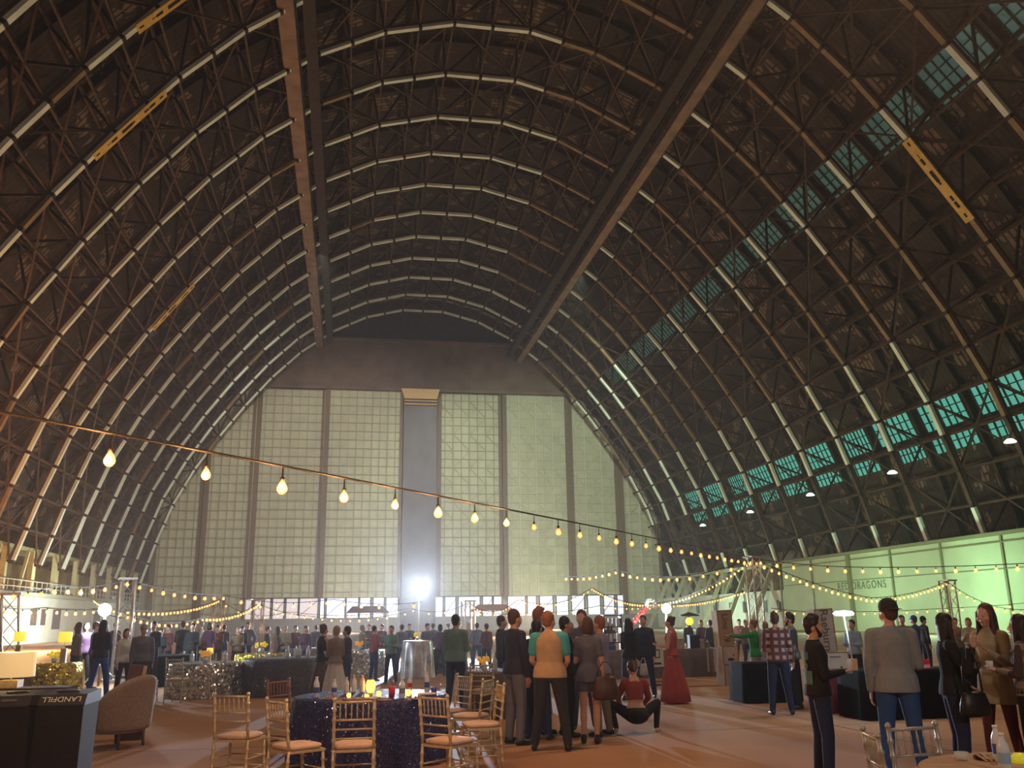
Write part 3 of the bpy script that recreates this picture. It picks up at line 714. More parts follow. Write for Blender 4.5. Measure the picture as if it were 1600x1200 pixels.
def cloth_round(R, h, folds=16, amp=.035, seed=0, drop=None):
    rnd = random.Random(seed); mb = MB(); n = folds*6; vs = []; fs = []
    ph = [rnd.uniform(.6, 1.4) for _ in range(folds)]
    prof = [(0.001, h), (R*.6, h), (R*.97, h), (R, h-.012), (R*1.01, h-.05)]
    zs = [h-.2, h-.4, h-.6, .012]
    for r, z in prof:
        for k in range(n): a = 2*PI*k/n; vs.append((r*math.cos(a), r*math.sin(a), z))
    for z in zs:
        q = (h-z)/h
        for k in range(n):
            a = 2*PI*k/n; w = math.cos(folds*a)*amp*q*ph[int(k/6) % folds]; r = R*1.01+.03*q+w; vs.append((r*math.cos(a), r*math.sin(a), max(z, .012)))
    m = len(prof)+len(zs)
    for i in range(m-1):
        for k in range(n): fs.append((i*n+k, (i+1)*n+k, (i+1)*n+(k+1) % n, i*n+(k+1) % n))
    mb.add(vs, fs); return mb
def round_table(px, Y, R, h, mcloth, lab, seed, group='round party tables', folds=16, amp=.035):
    p = AT(px, 1085 if Y < 13 else 1035, Y); t = empty('round_table', 'table under '+lab, 'table', (p.x, Y, 0), 0, group)
    b = MB(); b.lathe([(.001, h-.035), (R-.01, h-.035), (R-.01, h-.006), (.001, h-.006)], n=32); b.build('tabletop', m_top, t)
    for i in range(4):
        a = PI/4+i*PI/2; l = MB(); l.tube([(R*.6*math.cos(a), R*.6*math.sin(a), 0), (R*.6*math.cos(a), R*.6*math.sin(a), h-.035)], .018, 8); l.build('leg', m_black, t, True)
    c = cloth_round(R, h, folds, amp, seed).build('tablecloth', mcloth, None, True, loc=(p.x, Y, 0)); tag(c, lab, 'tablecloth', 'cloths on the round tables'); return Vector((p.x, Y, h))
round_table(580, 11.9, .95, .75, m_navyseq, 'navy cloth dotted with sequins on the nearest round table', 1, folds=18, amp=.04)
round_table(325, 22.7, .85, .75, m_silvseq, 'silver sequin cloth on the round table at left', 2)
round_table(445, 22.6, .90, .82, m_blkseq, 'charcoal shimmering cloth on the table behind the navy one', 3, amp=.03)
round_table(410, 27.2, .75, .78, m_goldseq, 'gold sequin cloth between the silver and the charcoal tables', 4)
round_table(86, 24.5, .62, .75, m_goldseq, 'gold sequin cloth on the table at the far left', 5)
round_table(652, 27.4, .43, 1.05, m_irid, 'pale iridescent cloth on the tall cocktail table at centre', 6, folds=10, amp=.05)
round_table(792, 16.6, .75, .75, m_taupe, 'taupe cloth on the table left of the man in the navy jacket', 7)
round_table(560, 29.5, .80, .75, m_silvseq, 'silver sequin cloth on the far table left of the cocktail table', 8)
round_table(690, 30, .80, .75, m_blkseq, 'dark cloth on the distant table right of the cocktail table', 9)
round_table(480, 33, .80, .75, m_taupe, 'taupe cloth on the distant table behind the couple', 10)
round_table(255, 27, .8, .8, m_blkcloth, 'black cloth on the far table behind the man with a cap', 11)
def box_table(px, Y, w, d, h, m, lab, rz=0, group='draped rectangular tables'):
    p = AT(px, 1060, Y); t = empty('folding_table', 'table under '+lab, 'table', (p.x, Y, 0), rz, group)
    b = MB(); b.box(0, 0, h-.02, w-.04, d-.04, .03); b.build('tabletop', m_top, t)
    for sx in (-1, 1):
        for sy in (-1, 1): l = MB(); l.box(sx*(w/2-.08), sy*(d/2-.08), (h-.04)/2, .03, .03, h-.04); l.build('leg', m_black, t)
    vs = []; fs = []; per = []
    n = 14
    for i in range(n): per.append((-w/2+w*i/n, -d/2, 0, -1))
    for i in range(n//2): per.append((w/2, -d/2+d*i/(n//2), 1, 0))
    for i in range(n): per.append((w/2-w*i/n, d/2, 0, 1))
    for i in range(n//2): per.append((-w/2, d/2-d*i/(n//2), -1, 0))
    m_ = len(per)
    for z, q in ((h, 0), (h-.02, .01), (h*.5, .02), (.012, .03)):
        for i, (x, y, nx, ny) in enumerate(per): a = q*(1+(.6 if i % 2 else -.5)); vs.append((x+nx*a, y+ny*a, z))
    for j in range(3):
        for i in range(m_): fs.append((j*m_+i, (j+1)*m_+i, (j+1)*m_+(i+1) % m_, j*m_+(i+1) % m_))
    fs.append(tuple(range(m_)))
    mb = MB(); mb.add(vs, fs); c = mb.build('tablecloth', m, None, True, loc=(p.x, Y, 0)); c.rotation_euler = (0, 0, rz)
    tag(c, lab, 'tablecloth', 'cloths on the rectangular tables'); return Vector((p.x, Y, h))
bt1 = box_table(1196, 17.4, 1.15, .7, .74, m_blkcloth, 'black cloth on the small table before the woman in green')
bt2 = box_table(1424, 14.15, 2.2, .75, .75, m_blkcloth, 'black cloth on the long table behind the grey sweater')
bt3 = box_table(1086, 25.2, 1.3, .75, .75, m_taupe, 'taupe cloth with pale bands behind the red gown', -.1)
bt4 = box_table(985, 25.0, 2.0, .75, .75, m_taupe, 'dark taupe cloth behind the crouching woman', -.1)
st = MB()
for x in (-.02, .18, .42): st.box(x, -.44, .44, .06, .012, .62)
tag(st.build('cloth_band', mat('pale_band', (.55, .55, .56), .7), None, loc=(bt3.x+.25, 25.17, 0)), 'pale ribbon bands hanging on the taupe buffet cloth', 'ribbon')
# burgundy draped chair / cloth
bg = cloth_round(.27, .70, 8, .05, 21); o = bg.build('draped_stand', mat('burgundy_cloth', (.13, .018, .026), .8), None, True, loc=AT(1306, 1070, 15.2)*1); o.location.z = 0
tag(o, 'burgundy draped stand beside the carton stack with the big lettering', 'stand')
# ------------------------------------------------------------------ cartons with lettering
m_kraft = mat('kraft_card', (.50, .35, .19), .8, var=.05); m_wcard = mat('white_card', (.66, .60, .55), .8, var=.04); m_kraft2 = mat('grey_card', (.45, .38, .33), .8, var=.05)
m_boxtape = mat('card_edge', (.30, .2, .11), .8, var=0)
def carton(px, Y, z0, w, d, h, rz, m, lab, tilt=0, txt=None, size=.2, dx=0):
    p = AT(px, 1020, Y); o = MB().box(0, 0, h/2, w, d, h).build('carton', m, None, loc=(p.x+dx, Y, z0)); o.rotation_euler = (0, tilt, rz)
    tag(o, lab, 'carton', 'stacked wine cartons'); e = MB()
    for sx in (-1, 1): e.box(sx*(w/2-.012), -d/2-.002, h/2, .024, .006, h)
    e.box(0, -d/2-.002, h-.012, w, .006, .024); e.build('edge_tape', m_boxtape, o)
    if txt:
        text('lettering', txt, size, Matrix.Translation((0, -d/2-.006, h/2)) @ Matrix.Rotation(PI/2, 4, 'X') @ Matrix.Rotation(-PI/2, 4, 'Z'), mat('brown_ink', (.10, .06, .03), .7, var=0), o)
    return o
Yc = 21.6
c1 = carton(1136, Yc, 0, .46, .36, .50, .15, m_wcard, 'white carton with a framed mark at the bottom of the far stack')
c2 = carton(1136, Yc, .502, .44, .34, .42, .1, m_wcard, 'white carton with a leaf print in the middle of the far stack')
c3 = carton(1133, Yc, .924, .40, .30, .84, .05, m_kraft, 'kraft carton standing on end that reads Line 39', -.035, 'Line 39', .23)
mk = MB(); mk.box(-.04, -.19, .30, .10, .006, .02); mk.box(-.04, -.19, .16, .10, .006, .02); mk.box(-.09, -.19, .23, .02, .006, .16); mk.box(.01, -.19, .23, .02, .006, .16); mk.box(-.04, -.19, .06, .06, .006, .015); mk.build('printed_mark', m_ink, c1)
mk = MB(); mk.lathe([(.001, 0), (.09, 0), (.001, .006)], n=10, sx=1, sy=.45); mk.tf(Matrix.Translation((0, -.175, .10)) @ Matrix.Rotation(PI/2, 4, 'X')); mk.ball((.08, -.175, .2), .02, 8, sy=.3); mk.build('printed_mark', m_ink, c2)
Yc = 15.9
c4 = carton(1301, Yc, 0, .50, .36, .50, -.1, m_wcard, 'white carton at the bottom of the near stack beside the burgundy stand')
c5 = carton(1300, Yc, .502, .48, .34, .47, -.12, m_wcard, 'white carton with small print under the tall lettered carton')
c6 = carton(1289, Yc, .974, .36, .30, .76, -.05, m_kraft2, 'greyish carton standing on end that reads Raeburn', -.04, 'Raeburn', .22)
mk = MB(); mk.lathe([(.001, 0), (.09, 0), (.001, .006)], n=10, sx=1, sy=.45); mk.tf(Matrix.Translation((.05, -.175, .10)) @ Matrix.Rotation(PI/2, 4, 'X')); mk.ball((.08, -.175, .2), .02, 8, sy=.3); mk.box(-.02, -.175, .38, .2, .006, .015); mk.build('printed_mark', m_ink, c5)
# glowing lamp with tilted pole on a wooden block
p = AT(1333, 1045, 14.0); L = empty('table_lamp', 'glowing flat white lamp on a slim pole and wooden block, on the black table', 'lamp', (p.x, 14.0, .752))
b = MB(); b.box(0, 0, .09, .11, .11, .18); b.build('base', mat('oak_block', (.45, .22, .10), .6), L)
b = MB(); b.tube([(0, 0, .18), (-.07, 0, .86)], .012, 8); b.build('pole', m_signw, L, True)
b = MB(); b.lathe([(.001, 0), (.13, .01), (.17, .045), (.13, .08), (.001, .09)], (-.07, 0, .85), 20); b.build('lamp_shade', mat('blue_white_shade', (.9, 1, 1), .3, emit=(.55, .9, 1), es=9, var=0), L, True)
lamp('POINT', 'table_lamp_glow', (p.x-.07, 13.7, 1.66), 28, (.7, .92, 1), .12)
# pink box
p = AT(1438, 1050, 14.0); b = MB(); b.box(0, 0, .07, .26, .2, .14); b.lathe([(.10, .14), (.07, .19), (.001, .2)], n=10)
o = b.build('pink_bag', mat('hot_pink', (.85, .03, .16), .5, var=.05), None, loc=(p.x, 14.0, .752)); tag(o, 'hot pink bag on the black table right of the grey sweater', 'bag')
k = MB(); k.box(0, -.102, .04, .24, .006, .05); k.build('paper_label', m_signw, o)
# white poster stand
p = AT(1026, 1015, 22); po = empty('poster_stand', 'white poster stand with a printed phone outline between the couple and the red gown', 'sign', (p.x, 22, 0), .05)
b = MB(); b.box(0, 0, .70, .34, .02, .52); b.build('poster_board', m_signw, po)
b = MB()
for sx in (-1, 1): b.box(sx*.15, .02, .45, .02, .02, .9)
b.box(0, .2, .01, .3, .4, .02); b.box(0, .03, .1, .3, .02, .02); b.build('stand', m_black, po)
b = MB()
for z in (.66, .84): b.box(0, -.014, z, .12, .004, .025)
for x in (-.06, .06): b.box(x, -.014, .75, .02, .004, .2)
b.box(0, -.014, .52, .2, .004, .05); b.build('printed_mark', m_ink, po)
# inflatable candy cane on a pole
p = AT(998, 950, 32); cn = empty('candy_cane', 'tilted red and white candy cane ornament on a thin pole', 'decoration', (p.x, 32, 0))
b = MB(); b.tube([(0, 0, 0), (0, 0, 1.35)], .025, 8); b.lathe([(.25, 0), (.25, .03), (.001, .04)], n=12); b.build('pole', m_signw, cn)
cc_ = []; 
for i in range(7): cc_.append(Vector((-.25+.09*i, 0, 1.40+.09*i)))
for i in range(8): a = PI*.75-i*.42; cc_.append(Vector((.45+.18*math.cos(a), 0, 2.02+.18*math.sin(a))))
mbs = [MB(), MB()]
for i in range(len(cc_)-1): mbs[0 if i < 6 else 1].tube([cc_[i], cc_[i+1]], .10 if i < 6 else .07, 10)
mbs[0].build('red_shaft', mat('red_vinyl', (.55, .06, .05), .4), cn, True); mbs[1].build('white_hook', m_signw, cn, True)
# ------------------------------------------------------------------ people
SKIN = {'a': mat('skin_fair', (.62, .36, .26), .5, var=.05), 'b': mat('skin_tan', (.48, .27, .18), .5, var=.05), 'c': mat('skin_brown', (.30, .16, .10), .5, var=.05)}
HAIRM = {'br': mat('brown_hair', (.075, .04, .025), .6, var=.25, scale=60), 'bk': mat('black_hair', (.018, .013, .012), .5, var=.2, scale=60), 'gg': mat('ginger_hair', (.26, .11, .05), .6, var=.2, scale=60), 'bl': mat('blond_hair', (.38, .25, .12), .6, var=.2, scale=60), 'gy': mat('grey_hair', (.3, .28, .27), .6, var=.2, scale=60)}
def clothmat(name, col, rough=.85): return mat('cloth_'+name, col, rough, var=.05, scale=10, bump=.12)
CL = {k: clothmat(k, c) for k, c in dict(navy=(.022, .025, .05), black=(.010, .010, .012), charcoal=(.03, .03, .034), beige=(.50, .37, .23), teal=(.06, .42, .52), mistteal=(.16, .30, .28), grey=(.25, .29, .33), bluegrey=(.12, .13, .19), lavender=(.25, .24, .36), jeans=(.035, .055, .12), darkjeans=(.016, .024, .085), paleje=(.15, .17, .22), brightje=(.03, .09, .30), red=(.30, .055, .05), gown=(.42, .075, .07), green=(.02, .30, .06), white=(.6, .62, .62), cream=(.38, .33, .22), brown=(.10, .055, .035), purple=(.10, .04, .09), blue=(.04, .09, .40), greydress=(.32, .27, .26), lightblue=(.3, .42, .55), maroon=(.12, .03, .03), khaki=(.22, .18, .12)).items()}
def plaid(name, a, b, c, s=26):
    m = bpy.data.materials.new(name); m.use_nodes = True; n, l = nodes(m); bs = n['Principled BSDF']; bs.inputs['Roughness'].default_value = .85
    tc = n.new('ShaderNodeTexCoord'); sp = n.new('ShaderNodeSeparateXYZ'); l.new(tc.outputs['Object'], sp.inputs[0])
    fs = []
    for ax, w in (('X', s), ('Z', s)):
        fs.append(mathn(n, l, 'GREATER_THAN', mathn(n, l, 'SINE', mathn(n, l, 'MULTIPLY', sp.outputs[ax], w*2)), 0.1))
    c1 = colmix(n, l, fs[0], a, b); c2 = colmix(n, l, fs[1], c1, c); f = mathn(n, l, 'MULTIPLY', fs[0], fs[1]); c3 = colmix(n, l, f, c2, b); l.new(c3, bs.inputs['Base Color'])
    return m
CL['plaidred'] = plaid('cloth_plaid_red', (.42, .33, .30), (.14, .035, .04), (.07, .05, .06)); CL['plaidblue'] = plaid('cloth_plaid_blue', (.30, .33, .36), (.06, .08, .11), (.16, .18, .20)); CL['plaidbrown'] = plaid('cloth_plaid_brown', (.30, .24, .20), (.06, .045, .04), (.15, .11, .09))
m_shoe = mat('dark_leather', (.02, .016, .014), .4, var=0); m_shoew = mat('white_sole', (.6, .6, .58), .6, var=0)
m_eye = mat('eye_white', (.75, .72, .7), .3, var=0); m_iris = mat('eye_iris', (.03, .02, .015), .3, var=0); m_lip = mat('lip', (.42, .15, .12), .5, var=0)
BAKE = []
def solid(mb, name, m, parent, vox, sm=4):
    o = mb.build(name, m, parent, True)
    r = o.modifiers.new('fuse', 'REMESH'); r.mode = 'VOXEL'; r.voxel_size = vox; r.use_smooth_shade = True
    s = o.modifiers.new('soften', 'SMOOTH'); s.iterations = sm; s.factor = .5
    BAKE.append(o); return o
def V(*a): return Vector(a)
ARMS = {'down': ((.13, .02, -1), (.03, .16, -1)), 'downs': ((.22, -.05, -1), (.05, .25, -1)), 'front': ((.12, .12, -1), (-.35, .95, .15)), 'chest': ((.14, .15, -1), (-.45, .7, .55)),
        'low': ((.12, .05, -1), (-.35, .75, -.55)), 'hip': ((.45, -.15, -1), (-.3, .35, -.9)), 'mouth': ((.15, .45, -.85), (-.22, .35, 1)), 'reach': ((.25, .95, -.12), (.1, 1, .08)), 'cross': ((.12, .18, -1), (-1, .35, .12)), 'knee': ((.25, .75, -.55), (-.2, .9, -.3)), 'point': ((.3, .9, -.35), (.0, 1, .25))}
def person(loc, h, face, label, top='navy', bot='jeans', hair='br', style='short', skin='a', arms=('down', 'down'), sex='m', vox=.014, sleeve='long', kind='trousers', lean=0.0, headturn=0.0, nod=0.0, stance=.10, step=0.0, build=1.0, shoes=m_shoe, detail=True, cap=None, vest=None, beard=False, crouch=False, seated=False, group=None, hem=.90, coat=0, mid=False):
    k = h/1.75; S = Matrix.Scale(k, 4); root = empty('person', label, 'person', loc, face, group)
    w = build*(.94 if sex == 'm' else .84); hipw = build*(.95 if sex == 'm' else 1.0)
    hz = .95
    base = 0.0
    if crouch: hz = .29
    if seated: hz = .52
    up = hz-.95
    hipc = V(0, -.08 if crouch else 0, hz)
    R = Matrix.Rotation(-lean, 4, 'X')
    def U(x, y, z): return hipc + (R @ V(x, y, z-.95))
    def Um(mb): # transform upper mesh built in standing coords
        mb.tf(Matrix.Translation(hipc) @ R @ Matrix.Translation((0, 0, -.95))); return mb
    def fin(mb): return mb.tf(S)
    sh = {s: U(s*.175*w, -.005, 1.408) for s in (-1, 1)}
    legs = {}
    for s in (-1, 1):
        hip = hipc+V(s*.085*hipw, 0, -.02)
        if crouch: kn, an = V(s*.37, .16, .43), V(s*.31, .0, .085)
        elif seated: kn, an = V(s*.12, .44, .50), V(s*.12, .42, .08)
        else: kn, an = V(s*(.085+stance*.45), .02+s*step*.5, .50), V(s*(.075+stance*.9), -.02+s*step, .085)
        legs[s] = (hip, kn, an)
    hands = {}; el = {}
    for s, a in ((-1, arms[0]), (1, arms[1])):
        ua, fa = ARMS[a]; ud = V(ua[0]*s, ua[1], ua[2]).normalized(); fd = V(fa[0]*s, fa[1], fa[2]).normalized()
        if lean > .3: pass
        else: ud = (R @ ud); fd = (R @ fd)
        e = sh[s]+V(s*.012, 0, -.01)+ud*.285; wr_ = e+fd*.245; el[s] = e; hands[s] = (wr_, fd)
    # ---- body
    B = MB()
    tor = [(0, 0, .90, .10*hipw, .08), (0, -.005, .96, .155*hipw, .105), (0, 0, 1.02, .15*hipw, .10), (0, .005, 1.10, .132*w, .092), (0, .005, 1.2, .145*w, .10), (0, .005, 1.32, .165*w, .11), (0, -.005, 1.40, .165*w, .095), (0, -.01, 1.455, .11*w, .07), (0, -.01, 1.50, .055, .055)]
    Bt = MB(); Bt.loft(tor, 16); Bt.caps((0, -.01, 1.44), (0, .005, 1.56), .056, .052, 12)
    B.v += Um(Bt).v; B.f += Bt.f; B.m += Bt.m
    for s in (-1, 1):
        hip, kn, an = legs[s]; B.caps(hip, kn, .083*hipw, .052, 12); B.caps(kn, kn.lerp(an, .35), .052, .052, 10); B.caps(kn.lerp(an, .35), an, .052, .034, 10)
        fy = .13 if not crouch else .15; B.caps(an+V(0, -.03, -.045), an+V(s*(.02 if not crouch else .08), fy, -.055), .034, .028, 8)
        wr_, fd = hands[s]; B.caps(sh[s], el[s], .050*build, .038, 10); B.caps(el[s], wr_, .038, .025, 10); B.caps(sh[s]-V(s*.05, 0, 0), sh[s], .06, .05, 10)
        # hand: palm, four fingers, thumb
        side = fd.cross(V(0, 0, 1));
        if side.length < .2: side = V(0, 1, 0)*1.0
        side.normalize(); nrm = side.cross(fd).normalized()
        if abs(fd.z) > .8: side = V(0, 1, 0)-fd*fd.y; side.normalize(); nrm = V(-s, 0, 0)
        pc = wr_+fd*.045
        for q in (-.024, 0, .024): B.caps(wr_+side*q*.7+fd*.01, wr_+fd*.085+side*q, .015, .013, 6)
        for i, ln in enumerate((.068, .078, .074, .058)):
            o_ = wr_+fd*.09+side*(.030-.020*i); m1 = o_+fd*ln*.5+nrm*.008; m2 = o_+fd*ln*.85+nrm*.032
            B.caps(o_, m1, .0095, .009, 6); B.caps(m1, m2, .009, .008, 6)
        tb = wr_+fd*.035+side*.030; B.caps(tb, tb+fd*.035+side*.028+nrm*.008, .012, .011, 6); B.caps(tb+fd*.035+side*.028+nrm*.008, tb+fd*.066+side*.030+nrm*.022, .010, .009, 6)
    # head
    hp = U(0, .015, 1.60); HR = R @ Matrix.Rotation(headturn, 4, 'Z') @ Matrix.Rotation(nod, 4, 'X')
    if lean > .3: HR = Matrix.Rotation(headturn, 4, 'Z') @ Matrix.Rotation(nod, 4, 'X')
    HM = Matrix.Translation(hp) @ HR
    H = MB(); H.ball((0, -.01, .045), .093, 14, sx=.83, sy=1.02, sz=1.08); H.ball((0, .022, 0), .075, 12, sx=.86, sy=.88, sz=1.25); H.caps((0, .045, -.068), (0, .058, -.074), .03, .026, 8)
    H.caps((0, .088, .025), (0, .108, -.008), .009, .014, 6); H.caps((-.03, .078, .04), (.03, .078, .04), .013, .013, 6); H.caps((-.018, .088, -.042), (.018, .088, -.042), .009, .009, 6)
    for s in (-1, 1): H.ball((s*.080, -.008, .005), .024, 8, sx=.35, sy=.75, sz=1.2); H.caps((s*.04, .06, -.01), (s*.045, .05, -.015), .028, .026, 6)
    H.tf(HM); B.add(H.v, H.f)
    if detail or vox < .02: solid(fin(B), 'body', SKIN[skin], root, vox*k if detail else vox, 2)
    else: solid(fin(B), 'body', SKIN[skin], root, vox, 2)
    if detail:
        for s in (-1, 1):
            e = MB(); e.ball((s*.032, .0855, .018), .0105, 8); fin(e.tf(HM)); eo = e.build('eye', m_eye, root, True)
            e = MB(); e.ball((s*.032, .0935, .018), .0058, 6); fin(e.tf(HM)); e.build('iris', m_iris, eo, True)
        e = MB(); e.caps((-.020, .0945, -.043), (.020, .0945, -.043), .0045, .0045, 6); e.tf(HM); fin(e); e.build('mouth', m_lip, root, True)
    # hair
    if style != 'bald':
        Hh = MB(); Hh.ball((0, -.022, .062), .098, 14, sx=.88, sy=.98, sz=1.02)
        if style in ('short', 'fade'): Hh.ball((0, -.045, .01), .074, 12, sx=.95, sy=.85, sz=1.0)
        if style == 'fade': Hh.caps((-.04, .045, .135), (.04, .045, .135), .026, .026, 8); Hh.caps((0, -.02, .15), (0, .04, .145), .035, .03, 8)
        if style == 'bob': Hh.ball((0, -.03, .0), .102, 12, sx=.95, sy=.86, sz=1.25); 
        if style == 'long':
            Hh.loft([(0, -.045, -.34, .05, .03), (0, -.05, -.28, .10, .045), (0, -.05, -.14, .105, .055), (0, -.035, 0, .10, .075), (0, -.02, .06, .095, .08)], 14)
            for s in (-1, 1): Hh.caps((s*.075, .02, .05), (s*.095, .03, -.20), .024, .02, 8)
        if style == 'pony': Hh.caps((0, -.10, .06), (0, -.14, -.14), .035, .018, 8); Hh.ball((0, -.045, .01), .074, 12, sx=.95, sy=.85)
        if style == 'bun': Hh.ball((0, -.10, .11), .04, 8); Hh.ball((0, -.045, .01), .074, 12, sx=.95, sy=.85)
        Hh.tf(HM); solid(fin(Hh), 'hair', HAIRM[hair], root, max(.009, vox*.8), 2)
    if beard:
        b_ = MB(); b_.ball((0, .052, -.052), .048, 10, sx=1.05, sy=.85, sz=.85); b_.caps((-.05, .05, -.03), (-.066, .02, .02), .022, .016, 6); b_.caps((.05, .05, -.03), (.066, .02, .02), .022, .016, 6)
        b_.tf(HM); solid(fin(b_), 'beard', HAIRM[hair], root, max(.008, vox*.7), 2)
    if cap:
        c_ = MB(); c_.ball((0, -.012, .075), .103, 14, sx=.9, sy=1.02, sz=.95); sgn = -1 if cap[1] == 'back' else 1
        c_.loft([(0, sgn*.11, .052, .07, .075), (0, sgn*.112, .06, .07, .072)], 12); c_.tf(HM); solid(fin(c_), 'cap', CL[cap[0]], root, max(.009, vox*.7), 2)
    # ---- top
    T = MB(); zb = hem if kind != 'gown' else .95
    wst = 1.0 if sex == 'm' else .9
    prof = [(0, -.005, zb, (.205 if sex == 'm' else .20)*hipw, .145), (0, 0, 1.0, .198*hipw*wst, .136), (0, .005, 1.10, .160*w*wst, .114), (0, .008, 1.22, .168*w*(.97 if sex == 'f' else 1), .120 if sex == 'm' else .122), (0, .008, 1.32, .182*w, .128 if sex == 'm' else .135), (0, -.003, 1.39, .176*w, .112), (0, -.006, 1.43, .145*w, .098), (0, -.01, 1.465, .10*w, .08), (0, -.008, 1.495, .066, .066)]
    if coat: prof = [(0, -.005, zb, .215*hipw, .17), (0, 0, .90, .19*hipw, .14)]+prof[1:]
    if mid: prof = [(0, 0, 1.14, .14*w, .108), (0, .008, 1.24, .155*w, .12), (0, .008, 1.32, .172*w, .128), (0, -.003, 1.40, .165*w, .10), (0, -.01, 1.445, .09*w, .07)]
    Tt = MB(); Tt.loft(prof, 18); Um(Tt); T.add(Tt.v, Tt.f)
    msk = CL[top]
    if vest: solid(fin(T), 'vest', CL[vest], root, vox*.9, 3); T = MB()
    if sleeve != 'none':
        for s in (-1, 1):
            a, e, (wr_, fd) = sh[s], el[s], hands[s]
            T.caps(a-V(s*.07, 0, -.012), a, .065, .061*build, 10); T.caps(a, a.lerp(e, .62 if sleeve == 'short' else 1), .062*build, (.056 if sleeve == 'short' else .05)*build, 12)
            if sleeve == 'long': T.caps(e, e.lerp(wr_, .96), .05*build, .036, 12)
    if T.v: solid(fin(T), 'shirt' if not coat else 'coat', msk, root, vox*.9, 3)
    # ---- bottom
    if kind in ('trousers', 'leggings', 'shorts'):
        Q = MB(); fat = {'trousers': 1.0, 'leggings': .80, 'shorts': 1.02}[kind]
        pr = [(0, -.008, .86, .12*hipw, .10), (0, -.008, .92, .165*hipw, .118), (0, -.004, .98, .163*hipw, .112), (0, 0, 1.03, .152*hipw, .106)]
        Qt = MB(); Qt.loft(pr, 16)
        if crouch: Qt.tf(Matrix.Translation(hipc) @ Matrix.Rotation(-lean*.6, 4, 'X') @ Matrix.Translation((0, 0, -.95)))
        else: Qt.tf(Matrix.Translation(hipc-V(0, 0, .95)))
        Q.add(Qt.v, Qt.f)
        if crouch or seated: Q.ball(hipc+V(0, -.06, -.03), .15, 12, sx=1.25, sy=.85, sz=.8)
        for s in (-1, 1):
            hip, kn, an = legs[s]; Q.caps(hip+V(s*.005, 0, 0), kn, .103*hipw*(fat if fat > .9 else .92), .068*fat+.005, 12)
            if kind != 'shorts': Q.caps(kn, kn.lerp(an, .35), .066*fat+.004, .068*fat, 12); Q.caps(kn.lerp(an, .35), an+V(0, 0, .0), .068*fat, .056*fat if kind == 'trousers' else .042, 12)
        if kind == 'shorts':
            Q = MB(); Qt = MB(); Qt.loft(pr, 16); Q.add(Qt.v, Qt.f)
            for s in (-1, 1): hip, kn, an = legs[s]; Q.caps(hip, hip.lerp(kn, .38), .105*hipw, .092, 12)
        solid(fin(Q), kind, CL[bot], root, vox*.9, 3)
    elif kind == 'skirt':
        Q = MB(); Q.loft([(0, 0, .50, .20, .17), (0, 0, .60, .20, .165), (0, -.005, .80, .19, .14), (0, -.005, .92, .168*hipw, .12), (0, 0, 1.04, .145*hipw, .105)], 18); solid(fin(Q), 'skirt', CL[bot], root, vox*.9, 3)
    elif kind == 'gown':
        Q = MB(); n = 40; vs = []; fs = []
        for z, rx, ry, am in ((.03, .30, .29, .03), (.25, .27, .26, .03), (.55, .23, .21, .022), (.80, .185, .155, .012), (.95, .16, .12, .004), (1.06, .135, .105, 0)):
            for i in range(n): a = 2*PI*i/n; q = 1+am/rx*math.cos(10*a); vs.append((rx*math.cos(a)*q, ry*math.sin(a)*q-.02*(z < .5), z))
        for j in range(5):
            for i in range(n): fs.append((j*n+i, j*n+(i+1) % n, (j+1)*n+(i+1) % n, (j+1)*n+i))
        fs += [tuple(range(n-1, -1, -1)), tuple(5*n+i for i in range(n))]; Q.add(vs, fs); fin(Q).build('gown_skirt', CL[bot], root, True)
    # ---- shoes
    if shoes is not None:
        for s in (-1, 1):
            an = legs[s][2]; q = MB(); q.caps(an+V(0, -.035, -.04), an+V(s*.02, .14, -.047), .044, .036, 10); q.caps(an+V(0, -.02, -.02), an+V(0, 0, .02), .045, .045, 8); q.v = [(x, y, max(z, .004)) for x, y, z in q.v]; solid(fin(q), 'shoe', shoes, root, max(.012, vox), 2)
    root['hand_r'] = tuple((hands[1][0]+hands[1][1]*.09)*k); root['hand_l'] = tuple((hands[-1][0]+hands[-1][1]*.09)*k)
    root['hip'] = tuple(hipc*k)
    return root
def at_world(root, v):
    return Matrix.Translation(root.location) @ Matrix.Rotation(root.rotation_euler[2], 4, 'Z') @ Vector(v)
PPL = {}
def P(key, px, py, Y, face, label, **kw):
    p = AT(px, py, Y); h = kw.pop('h', None) or max(1.5, min(1.95, p.z)); PPL[key] = person((p.x, Y, 0), h, math.radians(face)-math.atan2(p.x, Y), label, **kw); return PPL[key]
gd = 'guests standing in the middle group'
# face: 0 looks away from the camera, 180 toward it, -90 to the right, 90 to the left
P('navy', 803, 952, 12.7, -55, 'man in a dark navy jacket and washed grey jeans, left end of the middle group', top='navy', bot='paleje', arms=('down', 'down'), build=1.08, hair='br', stance=.06)
P('backdark', 841, 950, 13.7, -60, 'tall flushed man in a black jacket just behind the man in the beige vest', top='black', bot='darkjeans', skin='b', style='fade', hair='gg', arms=('front', 'down'))
P('darkhair', 838, 972, 13.1, -20, 'dark-haired person mostly hidden by the beige vest', top='black', bot='darkjeans', hair='bk', arms=('front', 'front'), sex='f', h=1.62)
P('vest', 857, 955, 12.0, -8, 'man in a beige vest, teal short sleeves and black trousers, back to us', top='teal', vest='beige', sleeve='short', bot='charcoal', hair='gg', arms=('low', 'low'), build=1.18, stance=.16, headturn=-.5)
P('glasses', 882, 963, 13.3, -75, 'man in black seen in profile between the vest and the brown-haired woman', top='black', bot='black', skin='b', hair='bk', arms=('front', 'front'))
P('greytall', 908, 953, 13.9, 175, 'tall man in a grey-blue shirt facing us behind the brown-haired woman', top='bluegrey', bot='paleje', hair='br', arms=('front', 'chest'), build=1.02)
